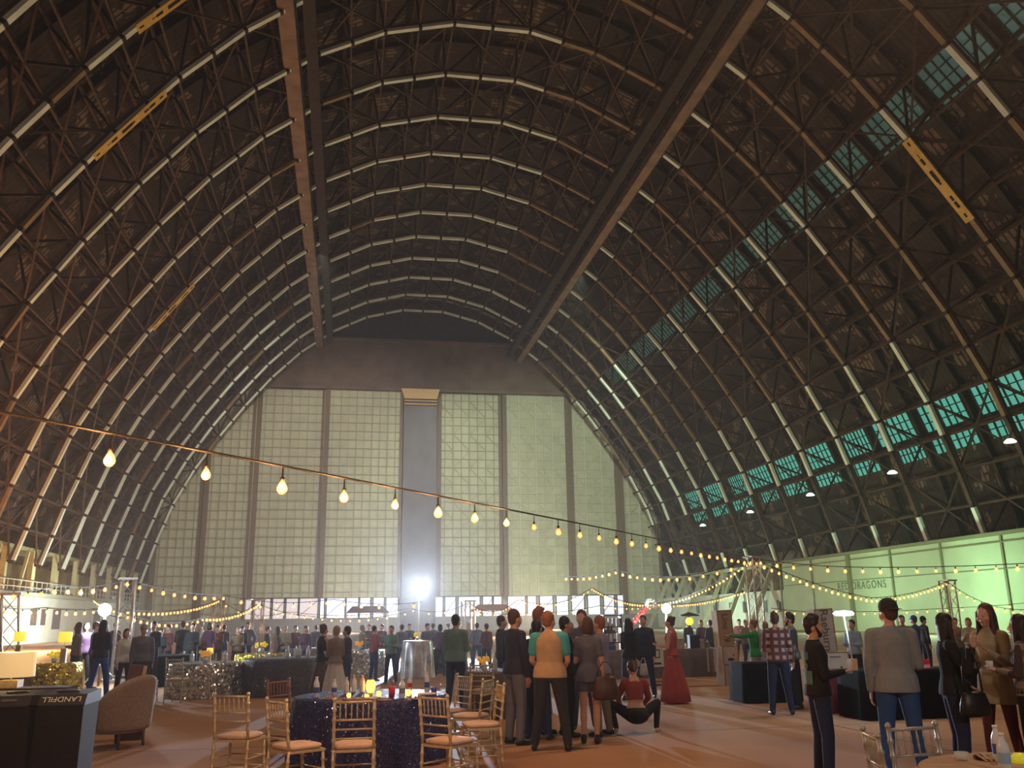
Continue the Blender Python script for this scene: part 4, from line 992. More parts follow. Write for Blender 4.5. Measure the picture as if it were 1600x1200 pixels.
P('woman', 917, 964, 12.5, -10, 'woman with a brown bob, grey top and bare legs carrying a brown bag', top='bluegrey', bot='bluegrey', kind='shorts', hair='br', style='bob', sex='f', arms=('chest', 'down'), sleeve='short', hem=.84, headturn=.3, stance=.02)
P('lav', 936, 962, 13.2, 60, 'man in a pale lavender shirt at the right end of the middle group', top='lavender', bot='khaki', hair='gg', arms=('front', 'front'), skin='a')
P('crouch', 990, 1045, 13.4, 8, 'woman crouching on the floor in a red cropped top and black leggings, back to us', h=1.66, top='red', bot='black', kind='leggings', crouch=True, lean=.25, arms=('knee', 'knee'), hair='br', style='pony', sex='f', shoes=None, mid=True, sleeve='long', nod=-.5, build=1.05)
P('longhair', 981, 966, 18.2, -35, 'woman with long dark hair, black top and grey skirt, back to us', top='black', bot='charcoal', kind='skirt', hair='bk', style='long', sex='f', arms=('front', 'down'), vox=.018)
P('facing', 1004, 961, 18.8, 172, 'man in a plain dark navy sweater facing us at centre right', top='navy', bot='darkjeans', hair='br', arms=('down', 'down'), vox=.018, step=.1)
P('gown', 1047, 963, 17.6, 72, 'woman in a long coral red gown', top='gown', bot='gown', kind='gown', hair='br', style='bun', sex='f', arms=('front', 'front'), sleeve='none', vox=.018, shoes=None, hem=.95)
P('green', 1176, 968, 18.3, 78, 'woman in a green long-sleeved top reaching left toward the cartons', top='green', bot='greydress', kind='skirt', hair='gg', style='bun', sex='f', arms=('reach', 'reach'), vox=.018)
P('greydress', 1196, 985, 18.9, -20, 'woman in a pale grey dress right beside the woman in green', top='greydress', bot='greydress', kind='skirt', hair='bl', style='bun', sex='f', arms=('front', 'front'), vox=.018, h=1.5)
P('plaid', 1209, 957, 15.0, 12, 'man in a red and black plaid shirt with dark jeans, back to us', top='plaidred', bot='darkjeans', hair='br', style='fade', arms=('front', 'downs'), vox=.016, build=1.04)
P('beard', 1233, 958, 15.9, 100, 'bearded man in a pale blue plaid shirt behind the red plaid shirt', top='plaidblue', bot='black', hair='bk', style='fade', beard=True, arms=('down', 'front'), vox=.016)
P('blacksw', 1267, 962, 9.0, -72, 'bearded man in a black sweater with a faded teal back print and dark jeans', top='black', bot='darkjeans', hair='bk', style='fade', beard=True, arms=('down', 'front'), vox=.012, build=1.0, headturn=-.25)
P('greysw', 1385, 937, 8.7, 8, 'man in a grey sweater and blue jeans wearing a cap backwards, back to us', top='grey', bot='brightje', hair='br', cap=('charcoal', 'back'), arms=('down', 'front'), vox=.012, build=1.12, headturn=.55, hem=.86)
P('blackhair', 1474, 958, 8.6, -80, 'woman with long black hair and black top raising a hand to her mouth', top='black', bot='darkjeans', hair='bk', style='long', sex='f', arms=('low', 'mouth'), vox=.012, skin='b', build=1.08)
P('coat', 1538, 943, 8.9, 150, 'woman with long wavy hair in a cream coat at the right', top='cream', bot='maroon', hair='br', style='long', sex='f', arms=('chest', 'front'), vox=.012, coat=1, hem=.72, kind='leggings')
P('plaidw', 1590, 960, 8.4, 75, 'dark-haired woman in a brown plaid shirt at the right edge', top='plaidbrown', bot='black', hair='bk', style='long', sex='f', arms=('front', 'front'), vox=.012)
P('teal', 712, 960, 17.2, -30, 'man in a loose pale teal shirt and dark trousers left of the middle group', top='mistteal', bot='darkjeans', hair='bk', arms=('down', 'front'), vox=.018, build=1.12)
P('shirtb', 783, 962, 17.5, -80, 'man in a dark shirt standing behind the taupe table', top='navy', bot='black', hair='br', arms=('cross', 'cross'), vox=.018, h=1.7)
# ---- left side
P('bluej', 163, 968, 22.8, -30, 'person in a dark hooded top and bright blue jeans beside the left floodlight', top='navy', bot='brightje', hair='bk', style='long', arms=('front', 'front'), vox=.022, detail=False, step=.12)
P('whitet', 199, 982, 22.5, 200, 'woman in a white top and dark jeans left of the man with a pale cap', top='white', bot='darkjeans', hair='br', style='bob', sex='f', arms=('front', 'down'), vox=.022, detail=False)
P('capm', 226, 976, 21.5, 190, 'man with a pale cap and slate jacket near the left lattice tower', top='bluegrey', bot='charcoal', hair='gy', cap=('grey', 'front'), arms=('down', 'down'), vox=.022, detail=False, build=1.12)
P('couplea', 506, 975, 19.2, -45, 'woman in a sleeveless dark dress left of the white skirt', top='black', bot='brown', kind='gown', hair='br', style='bun', sex='f', sleeve='none', arms=('front', 'front'), vox=.02, detail=False, shoes=None)
P('coupleb', 526, 980, 18.7, 30, 'woman in a long white skirt between two guests in dark clothes', top='khaki', bot='white', kind='gown', h=1.55, hair='bl', style='short', sex='f', arms=('front', 'front'), vox=.02, detail=False, shoes=None)
P('couplec', 543, 978, 19.6, 70, 'person in dark navy facing the woman with the white skirt', top='navy', bot='navy', hair='bk', arms=('front', 'front'), vox=.02, detail=False)
P('palet', 612, 978, 25.0, 160, 'man in a pale teal shirt left of the iridescent cocktail table', top='mistteal', bot='darkjeans', hair='br', arms=('front', 'front'), vox=.025, detail=False)
P('redarm', 585, 982, 26.5, -60, 'person in a dusky red shirt beside the man in pale teal', top='red', bot='darkjeans', hair='bk', arms=('front', 'front'), vox=.025, detail=False)
# ---- behind the right tables
P('r1', 1386, 957, 17.5, 100, 'dark-haired person just right of the backwards cap', top='black', bot='black', hair='bk', style='bob', arms=('front', 'front'), vox=.02, detail=False)
P('r2', 1408, 961, 20.0, 185, 'man in a grey pullover behind the grey sweater, facing us', top='khaki', bot='black', hair='bk', arms=('cross', 'cross'), vox=.022, detail=False, build=1.15)
P('r3', 1427, 962, 22.0, 60, 'person with a blue cap and blue jacket behind the black table', top='blue', bot='darkjeans', hair='br', cap=('blue', 'front'), arms=('front', 'front'), vox=.022, detail=False)
P('r4', 1441, 963, 24.0, -60, 'person with a dark cap right of the blue cap', top='charcoal', bot='charcoal', hair='bk', cap=('black', 'front'), arms=('down', 'down'), vox=.025, detail=False)
P('r5', 1491, 966, 21.0, 180, 'guest in a green top behind the black-haired woman', top='khaki', bot='black', hair='br', arms=('front', 'front'), vox=.025, detail=False)
P('r6', 1512, 967, 20.5, 170, 'guest in cream half hidden left of the cream coat', top='cream', bot='black', hair='gg', style='bob', sex='f', arms=('chest', 'chest'), vox=.025, detail=False)
P('r7', 1330, 968, 18.8, 150, 'guest in light blue behind the glowing flat lamp', top='lightblue', bot='navy', hair='bk', arms=('front', 'front'), vox=.022, detail=False)
# ---- far crowd built from a few figures, copied
crowd = []
ct = [dict(top='black', bot='black', hair='bk', arms=('front', 'down')), dict(top='charcoal', bot='darkjeans', hair='br', arms=('cross', 'cross')), dict(top='brown', bot='black', hair='br', style='long', sex='f', arms=('front', 'front')), dict(top='purple', bot='black', hair='bk', style='bob', sex='f', arms=('down', 'front')), dict(top='bluegrey', bot='darkjeans', hair='br', arms=('hip', 'down'), build=1.1), dict(top='khaki', bot='charcoal', hair='gy', arms=('front', 'front')), dict(top='maroon', bot='black', hair='bk', arms=('chest', 'down'))]
cn_ = ['black', 'charcoal', 'brown', 'purple', 'slate blue', 'khaki', 'maroon']
protos = []
far = [(252, 983, 29, 0), (264, 976, 30, 6), (286, 981, 31, 1), (302, 973, 29, 0), (314, 982, 33, 5), (328, 973, 31, 3), (341, 977, 32, 6), (351, 976, 35, 1), (372, 984, 30, 5), (379, 979, 33, 0), (388, 972, 34, 4), (419, 979, 32, 1), (434, 986, 28, 2), (446, 977, 31, 5), (462, 982, 33, 6), (478, 983, 30, 3), (494, 985, 35, 1), (566, 986, 30, 5), (577, 976, 35, 1), (597, 979, 34, 6), (628, 976, 30, 4), (640, 979, 34, 1), (668, 974, 29, 4), (677, 979, 33, 0), (688, 984, 28, 3), (700, 978, 36, 1), (732, 980, 33, 5), (745, 973, 31, 4), (760, 979, 28, 6), (135, 984, 27, 3), (122, 990, 25, 2), (150, 986, 26, 4), (240, 984, 26, 0), (181, 985, 33, 6), (892, 975, 26, 4), (952, 972, 27, 2), (1075, 978, 30, 0), (1096, 985, 29, 3), (1110, 981, 28, 1), (1165, 975, 27, 5), (1155, 978, 31, 6)]
far.sort(key=lambda q: q[0])
cnt = {}
for (px, py, Y, t) in far: cnt[t] = cnt.get(t, 0)+1
seen = {}
PR = {}
for (px, py, Y, t) in far:
    seen[t] = seen.get(t, 0)+1
    lab = f'far guest in {cn_[t]}, {ORD[seen[t]]} from the left of the {cnt[t]} dressed in {cn_[t]}'
    p = AT(px, py, Y); h = max(1.5, min(1.9, p.z)); f = math.radians(random.choice((170, 200, 90, -80, 20, -30, 150)))
    if t not in PR: PR[t] = person((p.x, Y, 0), 1.7, f, lab, vox=.03, detail=False, group='distant guests', **ct[t]); PR[t]['hh'] = 1.7
    else: crowd.append((t, (p.x, Y, 0), h/1.7, f, lab))
# bake the fused meshes
bpy.context.view_layer.update(); dg = bpy.context.evaluated_depsgraph_get()
for o in BAKE:
    me = bpy.data.meshes.new_from_object(o.evaluated_get(dg)); nm = o.name.split('.')[0]; me.name = nm
    old = o.data; o.modifiers.clear(); o.data = me
    if not me.materials: me.materials.append(old.materials[0])
    me.polygons.foreach_set('use_smooth', [True]*len(me.polygons))
idx = {}
for c in bpy.data.objects:
    if c.parent: idx.setdefault(c.parent.name, []).append(c)
for t, loc, sc, f, lab in crowd:
    o = copy_tree(PR[t], None, idx); o.location = loc; o.rotation_euler = (0, 0, f); o.scale = (sc, sc, sc); o['label'] = lab
# ------------------------------------------------------------------ things held or worn
def bag(center, w, h, d, m, lab, rz=0, strap=None):
    o = empty('handbag', lab, 'bag', center, rz); b = MB()
    b.loft([(0, 0, -h/2, w*.48, d*.5), (0, 0, -h*.35, w*.56, d*.6), (0, 0, 0, w*.52, d*.55), (0, 0, h*.4, w*.42, d*.4), (0, 0, h/2, w*.38, d*.25)], 18); b.build('bag_body', m, o, True)
    s = MB(); pts = [(-w*.33, 0, h*.45), (-w*.3, 0, h*.45+strap*.5), (-w*.1, 0, h*.45+strap), (w*.1, 0, h*.45+strap), (w*.3, 0, h*.45+strap*.5), (w*.33, 0, h*.45)]; s.tube(pts, .009, 8); s.build('strap', m, o, True); return o
w = PPL['woman']; hr = at_world(w, w['hand_r']); bag((hr.x-.02, hr.y-.17, .72), .34, .30, .14, mat('brown_leather', (.07, .035, .028), .45), 'brown leather bag held by the woman with the brown bob', 0, .20)
w = PPL['longhair']; hr = at_world(w, w['hand_r']); bag((hr.x+.05, hr.y-.12, .62), .16, .22, .08, mat('pale_leather', (.45, .52, .58), .5), 'small pale bag hanging from the long-haired woman in the skirt', 0, .12)
w = PPL['blackhair']; q = w.location; bag((q.x+.0, q.y-.30, .78), .30, .22, .12, mat('black_leather', (.012, .012, .013), .4), 'black shoulder bag on the hip of the black-haired woman', 0, .45)
def cup(loc, lab, m, name='cup', r=.036, h=.11, cat='cup', group=None):
    b = MB(); b.lathe([(.001, 0), (r*.75, 0), (r, h), (r*.93, h), (r*.7, .008), (.001, .008)], n=14); o = b.build(name, m, None, True, loc=loc); return tag(o, lab, cat, group)
m_clear = mat('clear_plastic', (.75, .82, .85), .15, var=0, alpha=.45); m_redcup = mat('red_plastic', (.6, .02, .03), .35, var=0)
h_ = at_world(PPL['blacksw'], PPL['blacksw']['hand_r']); cup(h_+Vector((0, 0, -.03)), 'clear plastic cup held by the bearded man in the black sweater', m_clear)
h_ = at_world(PPL['plaidw'], PPL['plaidw']['hand_l']); cup(h_+Vector((0, 0, -.03)), 'white cup held by the woman in the brown plaid shirt', m_signw)
h_ = at_world(PPL['greysw'], PPL['greysw']['hand_r']); cup(h_+Vector((0, 0, -.03)), 'clear cup held in front of the man in the grey sweater', m_clear)
# teal print on the black sweater's back
bs = PPL['blacksw']
for (z, wd, ht) in ((1.33, .16, .08), (1.22, .13, .05), (1.05, .22, .24)):
    pr = MB(); vs = []; n = 8
    for i in range(n+1):
        a = -PI/2+(i/n-.5)*wd/.14
        for zz in (z-ht/2, z+ht/2): vs.append((.182*math.cos(a), .008+.138*math.sin(a), zz))
    pr.add(vs+[(x*.97, y*.97, zz) for x, y, zz in vs], [(2*i, 2*i+2, 2*i+3, 2*i+1) for i in range(n)]+[(2*i+1+2*n+2, 2*i+3+2*n+2, 2*i+2+2*n+2, 2*i+2*n+2) for i in range(n)])
    kk = 1.62/1.75; pr.tf(Matrix.Scale(kk, 4)); pr.build('shirt_print', mat('faded_teal_print', (.09, .22, .22), .8), bs)
# ------------------------------------------------------------------ on the navy table
TB = .752
m_glassb = mat('bottle_plastic', (.72, .84, 1.0), .15, var=0, alpha=.85); m_lab = mat('blue_label', (.06, .10, .40), .5, var=0); m_wlab = mat('white_label', (.75, .75, .75), .5, var=0)
def bottle(px, py, lab, z=TB, h=.20, r=.032, m=None, ml=None, group='bottles on the navy table', loc=None):
    p = loc or G(px, py, z); o = empty('bottle', lab, 'bottle', (p[0], p[1], z), 0, group)
    b = MB(); b.lathe([(.001, 0), (r*.9, 0), (r, .01), (r, h*.55), (r*.92, h*.68), (r*.45, h*.85), (r*.4, h*.95), (.001, h*.95)], n=14); b.build('bottle_body', m or m_glassb, o, True)
    c = MB(); c.lathe([(.001, h*.93), (r*.48, h*.93), (r*.48, h), (.001, h)], n=12); c.build('bottle_cap', m_signw, o, True)
    l = MB(); l.lathe([(r*1.02, h*.22), (r*1.02, h*.5)], n=16); l.f = l.f[:-2]; l.m = l.m[:-2]; l.build('bottle_label', ml or m_lab, o, True); return o
bottle(494, 1090, 'tall water bottle with a blue label at the left edge of the navy table', h=.24, r=.036)
bottle(522, 1087, 'stout water bottle second from the left on the navy table', h=.19)
bottle(541, 1084, 'pale bottle left of the white pair on the navy table', h=.20, ml=m_wlab)
bottle(553, 1082, 'left one of the white pair of bottles on the navy table', h=.21, m=m_signw, ml=m_wlab)
bottle(566, 1082, 'right one of the white pair of bottles on the navy table', h=.21, m=m_signw, ml=m_wlab)
bottle(628, 1090, 'grey bottle right of the red cup on the navy table', h=.22, r=.036, ml=mat('slate_label', (.2, .25, .33), .5, var=0))
bottle(667, 1081, 'clear bottle at the right side of the navy table', h=.24, ml=m_lab)
bottle(640, 1079, 'small red labelled bottle behind the orange candle', h=.19, ml=m_redcup)
p = G(612, 1089, TB); cup((p.x, p.y, TB), 'red plastic cup on the navy table', m_redcup, r=.045, h=.12)
p = G(669, 1086, TB); tb = MB(); tb.lathe([(.001, 0), (.09, 0), (.13, .022), (.12, .022), (.085, .006), (.001, .006)], n=20); tag(tb.build('plate', m_signw, None, True, loc=(p.x, p.y, TB)), 'white plate by the clear bottle on the navy table', 'plate')
p = G(678, 1084, TB); cup((p.x, p.y, TB), 'blue cup on the right of the navy table', mat('blue_plastic', (.04, .07, .5), .4, var=0), r=.04, h=.08)
def candle(px, py, lab, r=.045, h=.12, z=TB, es=7, loc=None, group='glowing candle holders'):
    p = loc or G(px, py, z); o = empty('candle_holder', lab, 'candle holder', (p[0], p[1], z), 0, group)
    b = MB(); b.lathe([(.001, 0), (r*.6, 0), (r, h*.35), (r*.95, h*.8), (r*.7, h), (.001, h)], n=14); b.build('glass', mat('amber_candle_glass', (.9, .5, .08), .3, emit=(1, .52, .06), es=4.5, var=.1, scale=30), o, True)
    c = MB(); c.lathe([(r*.5, h), (r*.75, h+.008), (r*.7, h+.012), (.001, h+.012)], n=12); c.build('rim', m_goldseq, o, True); return o
candle(579, 1082, 'large amber glass candle holder in the middle of the navy table', .06, .15)
candle(592, 1088, 'small amber candle right of the large one on the navy table', .03, .06)
candle(573, 1092, 'small amber candle in front of the large one on the navy table', .028, .05)
candle(638, 1087, 'small orange candle right of the grey bottle', .034, .07)
candle(545, 1090, 'small amber candle before the white bottles', .026, .05)
p = G(560, 1094, TB); b = MB(); b.lathe([(.001, 0), (.16, 0), (.165, .012), (.16, .022), (.001, .022)], n=20, sx=1.3, sy=.7); tag(b.build('wood_slab', mat('raw_wood', (.35, .22, .13), .7), None, loc=(p.x, p.y+.02, TB)), 'thin oval wood slab at the front of the navy table', 'tray')
for i, (px, py) in enumerate(((515, 1092), (600, 1094), (655, 1092), (530, 1095))):
    p = G(px, py, TB); b = MB(); b.box(0, 0, .004, .16, .11, .008, .3*i)
    for q in range(4): b.ball((-.04+.03*q, .01*(q % 2), .018), .016, 6)
    tag(b.build('napkin', mat('crumpled_paper', (.42, .30, .26), .8), None, True, loc=(p.x, p.y, TB)), ['crumpled napkin near the left bottles', 'crumpled napkin before the red cup', 'crumpled napkin before the right bottle', 'crumpled napkin at the front left edge'][i]+' on the navy table', 'napkin', 'napkins on the navy table')
# ------------------------------------------------------------------ near right table
pr_ = AT(1545, 1200, 4.9); NX, NY = 4.15, 5.02
t = empty('dining_table', 'tan paper-topped round table cut by the lower right corner', 'table', (NX, NY, 0))
b = MB(); b.lathe([(.001, .70), (.76, .70), (.77, .715), (.76, .735), (.001, .735)], n=40); b.build('tabletop', mat('tan_paper_top', (.42, .29, .19), .8, var=.12, scale=9), t)
for i in range(4): a = .6+i*PI/2; b = MB(); b.tube([(.5*math.cos(a), .5*math.sin(a), 0), (.5*math.cos(a), .5*math.sin(a), .70)], .02, 8); b.build('leg', m_black, t, True)
NT = .735
bottle(0, 0, 'nearest water bottle on the tan table at the lower right', z=NT, h=.215, r=.036, loc=G(1572, 1206, NT), group=None, ml=mat('sky_label', (.30, .50, .75), .4, var=0))
bottle(0, 0, 'water bottle behind the nearest one on the tan table', z=NT, h=.215, r=.034, loc=G(1562, 1190, NT), group=None)
p = G(1503, 1188, NT); cup((p.x, p.y, NT), 'short clear plastic cup on the tan table', m_clear, r=.045, h=.05)
p = G(1531, 1187, NT); b = MB(); b.ball((0, 0, .018), .04, 10, sz=.45); b.ball((.04, .01, .012), .025, 8, sz=.5); tag(b.build('food_scrap', mat('dark_crust', (.10, .04, .02), .8), None, True, loc=(p.x, p.y, NT)), 'dark food scrap beside the short cup', 'food')
p = G(1549, 1189, NT); b = MB()
for i in range(7): b.bar((-.05+.016*i, -.03, .0+.012*(i % 2)), (-.06+.018*i, .05, .03-.012*(i % 2)), .02, .004)
tag(b.build('paper_napkin', mat('kraft_napkin', (.45, .30, .17), .8), None, loc=(p.x, p.y, NT+.004)), 'crumpled kraft napkin between the scrap and the bottles', 'napkin')
p = G(1594, 1192, NT); b = MB(); b.lathe([(.001, 0), (.05, 0), (.055, .03), (.03, .055), (.001, .06)], n=12); tag(b.build('candle_holder', mat('lime_glass', (.6, .6, .05), .3, emit=(.7, .7, .03), es=.3, var=0), None, True, loc=(p.x, p.y, NT)), 'small yellow-green votive at the right edge of the tan table', 'candle holder')
# ------------------------------------------------------------------ lower left: waste bins, console, lamp, wing chair
m_bin = mat('black_bin', (.012, .013, .018), .8, var=.2, scale=60); m_lid = mat('charcoal_lid', (.03, .03, .034), .6, var=0)
for i, (px, w_, txt, lab) in enumerate(((22, .60, 'TRASH', 'black waste bin at the left edge with faint lid lettering'), (102, .50, 'LANDFILL', 'black waste bin with upside-down landfill lettering on its lid'))):
    p = AT(px, 1110, 10.45); o = empty('waste_bin', lab, 'bin', (p.x, 10.45, 0), 0); b = MB()
    b.add([(-w_/2+.015, -.26, 0), (w_/2-.015, -.26, 0), (w_/2-.015, .26, 0), (-w_/2+.015, .26, 0), (-w_/2, -.3, .86), (w_/2, -.3, .86), (w_/2, .3, .86), (-w_/2, .3, .86)], [(3,2,1,0), (4,5,6,7), (0,1,5,4), (1,2,6,5), (2,3,7,6), (3,0,4,7)]); b.build('bin_body', m_bin, o)
    l = MB(); hw = w_/2+.01; pf = [(-.31, .862), (-.31, .875), (-.23, .965), (.29, .985), (.31, .97), (.31, .862)]
    l.add([(-hw, y, z) for y, z in pf]+[(hw, y, z) for y, z in pf], [tuple(range(6)), tuple(range(11, 5, -1))]+[(i_, i_+6, (i_+1) % 6+6, (i_+1) % 6) for i_ in range(6)]); ld = l.build('lid', m_lid, o)
    tl = math.atan2(.09, .08)
    if i == 1: text('lettering', txt, .085, Matrix.Translation((.03, -.273, .924)) @ Matrix.Rotation(tl, 4, 'X') @ Matrix.Rotation(PI, 4, 'Z'), m_signw, ld, .001)
    else: s_ = MB(); s_.bar((-.04, -.273, .924), (.10, -.273, .924), .006, .03, (0, .66, .75)); s_.build('faint_lettering', mat('faint_grey_ink', (.12, .12, .12), .7, var=0), ld)
    s_ = MB(); s_.lathe([(.11, 0), (.11, .012), (.09, .012), (.09, 0)], (0, .06, .975), 20, sx=1, sy=.8); s_.build('opening_rim', m_black, ld)
p = AT(38, 1075, 12.9); cs = empty('console_table', 'dark wooden console behind the waste bins holding a lamp', 'table', (p.x, 12.9, 0)); b = MB(); b.box(0, 0, .86, 1.15, .45, .05); b.build('tabletop', m_brown, cs); b = MB(); b.box(0, .0, .60, 1.05, .40, .46); b.build('drawer_box', mat('walnut', (.12, .07, .05), .5), cs)
for sx in (-1, 1):
    for sy in (-1, 1): b = MB(); b.box(sx*.5, sy*.18, .19, .05, .05, .38); b.build('leg', m_brown, cs)
def shade_lamp(px, Y, z, r, h, hb, lab, es=1.6, col=(1, .62, .22), loc=None, yel=False, power=25):
    p = AT(px, 1040 if Y < 15 else 990, Y) if loc is None else loc; o = empty('table_lamp', lab, 'lamp', (p.x, Y, z), 0)
    b = MB(); b.box(0, 0, hb*.35, r*.85, r*.85, hb*.7); b.tube([(0, 0, hb*.7), (0, 0, hb+.04)], .012, 8); b.build('lamp_base', mat('cream_ceramic', (.62, .50, .30), .5), o)
    m = mat('yellow_lamp_shade' if yel else 'ivory_lamp_shade', (.8, .7, .45), .7, emit=(1, .66, .03) if yel else (1, .66, .27), es=1.1 if yel else .55, var=0)
    s = MB(); s.lathe([(r, hb), (r*.96, hb+h), (r*.93, hb+h), (r*.97, hb)], n=28); s.f = s.f[:-2]; s.m = s.m[:-2]; s.lathe([(.001, hb+h*.98), (r*.9, hb+h*.98), (r*.9, hb+h*.985), (.001, hb+h*.985)], n=20); s.build('lamp_shade', m, o, True)
    if power: lamp('POINT', 'lampshade_glow', (p.x, Y, z+hb+h+.15), power, (1, .7, .35), .06)
    return o
shade_lamp(20, 12.9, .886, .27, .30, .13, 'wide ivory drum-shade lamp on the console at the left edge', power=14)
shade_lamp(32, 23.5, 1.0, .13, .22, .28, 'left one of the two yellow lampshades beyond the ivory lamp', yel=True, power=0)
shade_lamp(103, 23.8, .76, .15, .24, .48, 'right one of the two yellow lampshades beyond the ivory lamp', yel=True, power=0)
b = MB(); b.box(0, 0, .5, .5, .5, 1.0); o = b.build('pedestal', m_taupe, None, loc=(AT(32, 990, 23.5).x, 23.5, 0)); tag(o, 'taupe pedestal under the left yellow lampshade', 'pedestal')
shade_lamp(330, 22.7, .752, .07, .12, .20, 'small yellow lamp on the silver sequin table', yel=True, power=0)
# wing chair
p = AT(186, 1110, 14.0); wc = empty('wing_chair', 'grey upholstered wing chair facing left at lower left', 'armchair', (p.x, 14.0, 0), math.radians(62)); m_up = mat('grey_upholstery', (.27, .22, .19), .85, var=.08, scale=30)
b = MB(); b.loft([(0, 0, .20, .36, .34), (0, 0, .24, .38, .36), (0, 0, .42, .38, .36), (0, 0, .46, .34, .33)], 24); solid(b, 'seat', m_up, wc, .02)
b = MB()
for q in range(25):
    a = PI+.1+(PI-.2)*q/24; x, y = .36*math.cos(a), -.02+.34*math.sin(a); hgt = .62+.28*math.sin((q/24)*PI)**.8
    b.caps((x, y, .30), (x*1.08, y*1.15, hgt), .075, .065, 10)
    if q < 24: a2 = PI+.1+(PI-.2)*(q+1)/24; b.caps((x*1.05, y*1.08, hgt-.1), (.36*math.cos(a2)*1.05, (-.02+.34*math.sin(a2))*1.08, hgt-.1), .075, .075, 8); b.caps((x, y, .35), (.36*math.cos(a2), -.02+.34*math.sin(a2), .35), .075, .075, 8)
solid(b, 'backrest', m_up, wc, .02)
for x, y in ((-.27, .24), (.27, .24), (-.25, -.25), (.25, -.25)): b = MB(); b.tube([(x*.9, y*.9, .22), (x, y, 0)], [.028, .016], 8); b.build('leg', m_brown, wc, True)
p = AT(212, 1055, 14.75); b = MB(); b.box(0, 0, 0, .24, .05, .24); o = b.build('folder', mat('maroon_cover', (.14, .07, .07), .6), None, loc=(p.x, 14.8, .93)); o.rotation_euler = (.1, .12, .2); tag(o, 'maroon panel with a cream edge propped behind the wing chair', 'panel'); k = MB(); k.box(.105, -.03, 0, .05, .012, .24); k.build('cream_edge', mat('cream_card', (.6, .42, .34), .7), o)
b = MB(); b.box(0, 0, .405, .3, .3, .81); tag(b.build('side_table', m_brown, None, loc=(p.x, 14.85, 0)), 'small dark cabinet hidden behind the wing chair', 'cabinet')
# ------------------------------------------------------------------ clutter on the farther tables
m_fl = mat('orange_blooms', (.9, .45, .05), .6, emit=(1, .45, .02), es=.25, var=.2)
def centerpiece(px, Y, z, lab, s=1, yel=False):
    p = AT(px, 1020, Y); o = empty('centerpiece', lab, 'centerpiece', (p.x, Y, z), 0, 'table centrepieces'); b = MB(); b.lathe([(.001, 0), (.05*s, 0), (.07*s, .08*s), (.05*s, .12*s), (.001, .12*s)], n=12); b.build('vase', m_glassb, o, True)
    b = MB(); rn = random.Random(int(px))
    for i in range(16): b.ball((rn.uniform(-.12, .12)*s, rn.uniform(-.12, .12)*s, (.15+rn.uniform(0, .1))*s), rn.uniform(.025, .045)*s, 7)
    b.build('bloom', mat('yellow_blooms', (.9, .7, .05), .6, emit=(1, .7, .02), es=.3, var=.2) if yel else m_fl, o, True); return o
centerpiece(322, 22.3, .752, 'orange flowers beside the small lamp on the silver table')
centerpiece(408, 27.2, .782, 'yellow flowers on the gold sequin table', 1.2, True)
centerpiece(756, 16.7, .752, 'orange flowers on the taupe table left of the navy jacket', .9)
centerpiece(652, 27.4, 1.052, 'pale flowers on the iridescent cocktail table', .8, True)
centerpiece(478, 33, .752, 'yellow flowers on the distant table behind the couple', 1.3, True)
centerpiece(562, 29.5, .752, 'orange flowers on the small far silver table', 1)
centerpiece(86, 24.5, .752, 'yellow flowers on the far left gold table', 1, True)
for i, (px, py, Y, z, lab) in enumerate(((449, 0, 22.2, .822, 'clear bottle standing alone on the charcoal table'), (462, 0, 22.4, .822, 'left bottle of the middle pair on the charcoal table'), (468, 0, 22.4, .822, 'right bottle of the middle pair on the charcoal table'), (481, 0, 22.5, .822, 'bottle at the right of the charcoal table'), (773, 0, 16.4, .752, 'large clear bottle on the taupe table'), (300, 0, 22.6, .752, 'bottle at the left of the silver sequin table'), (352, 0, 22.6, .752, 'bottle at the right of the silver sequin table'))):
    bottle(0, 0, lab, z=z, h=.26, r=.045, loc=AT(px, 1025, Y), group='bottles on the farther tables', ml=m_wlab)
# buffet clutter behind the right-hand crowd
rn = random.Random(3)
kinds = [('serving_tray', 'tray'), ('crate', 'crate'), ('glass_jar', 'jar'), ('bottle', 'bottle')]
cols = [('clut_black', (.02, .02, .022)), ('clut_cream', (.5, .47, .35)), ('clut_white', (.6, .62, .62)), ('clut_blue', (.03, .06, .30)), ('clut_olive', (.25, .26, .10)), ('clut_brown', (.12, .07, .04))]
cname = ['black', 'cream', 'white', 'blue', 'olive', 'brown']
spots = [(946, 24.0, .2, .16, 0), (956, 24.4, .14, .30, 2), (967, 24.2, .24, .12, 3), (1015, 24.2, .16, .22, 1), (1036, 24.1, .2, .18, 0), (1062, 24.5, .16, .3, 2), (1072, 24.4, .32, .26, 1), (1093, 24.6, .3, .34, 0), (1106, 24.5, .14, .22, 2), (1116, 24.4, .16, .16, 4)]
for i, (px, Y, w_, h_, c) in enumerate(spots):
    bt_ = bt4 if px < 1045 else bt3; p = AT(px, 1000, Y); b = MB(); b.box(0, 0, h_*.5, w_, .2, h_); b.box(0, 0, h_*1.02, w_*1.08, .22, h_*.08)
    ref = sum(1 for q in spots[:i+1]); tag(b.build('serving_box', mat(cols[c][0], cols[c][1], .6), None, loc=(p.x, 25.05, .752)), f'{cname[c]} serving box, {ORD[i+1]} from the left along the taupe buffets', 'box', 'boxes on the taupe buffets')
p = AT(1077, 965, 26.5); b = MB(); b.tube([(0, 0, 0), (0, 0, 1.62)], .03, 8); b.lathe([(.001, 1.75), (.3, 1.66), (.31, 1.63), (.001, 1.64)], n=16); o = b.build('heater', m_black, None, loc=(p.x, 26.5, 0)); tag(o, 'dark flat-topped lamp stand behind the buffet', 'lamp stand'); b = MB(); b.ball((0, 0, 1.48), .12, 10); b.build('globe', mat('yellow_globe', (.9, .7, .1), .4, emit=(1, .75, .05), es=1.6, var=0), o, True)
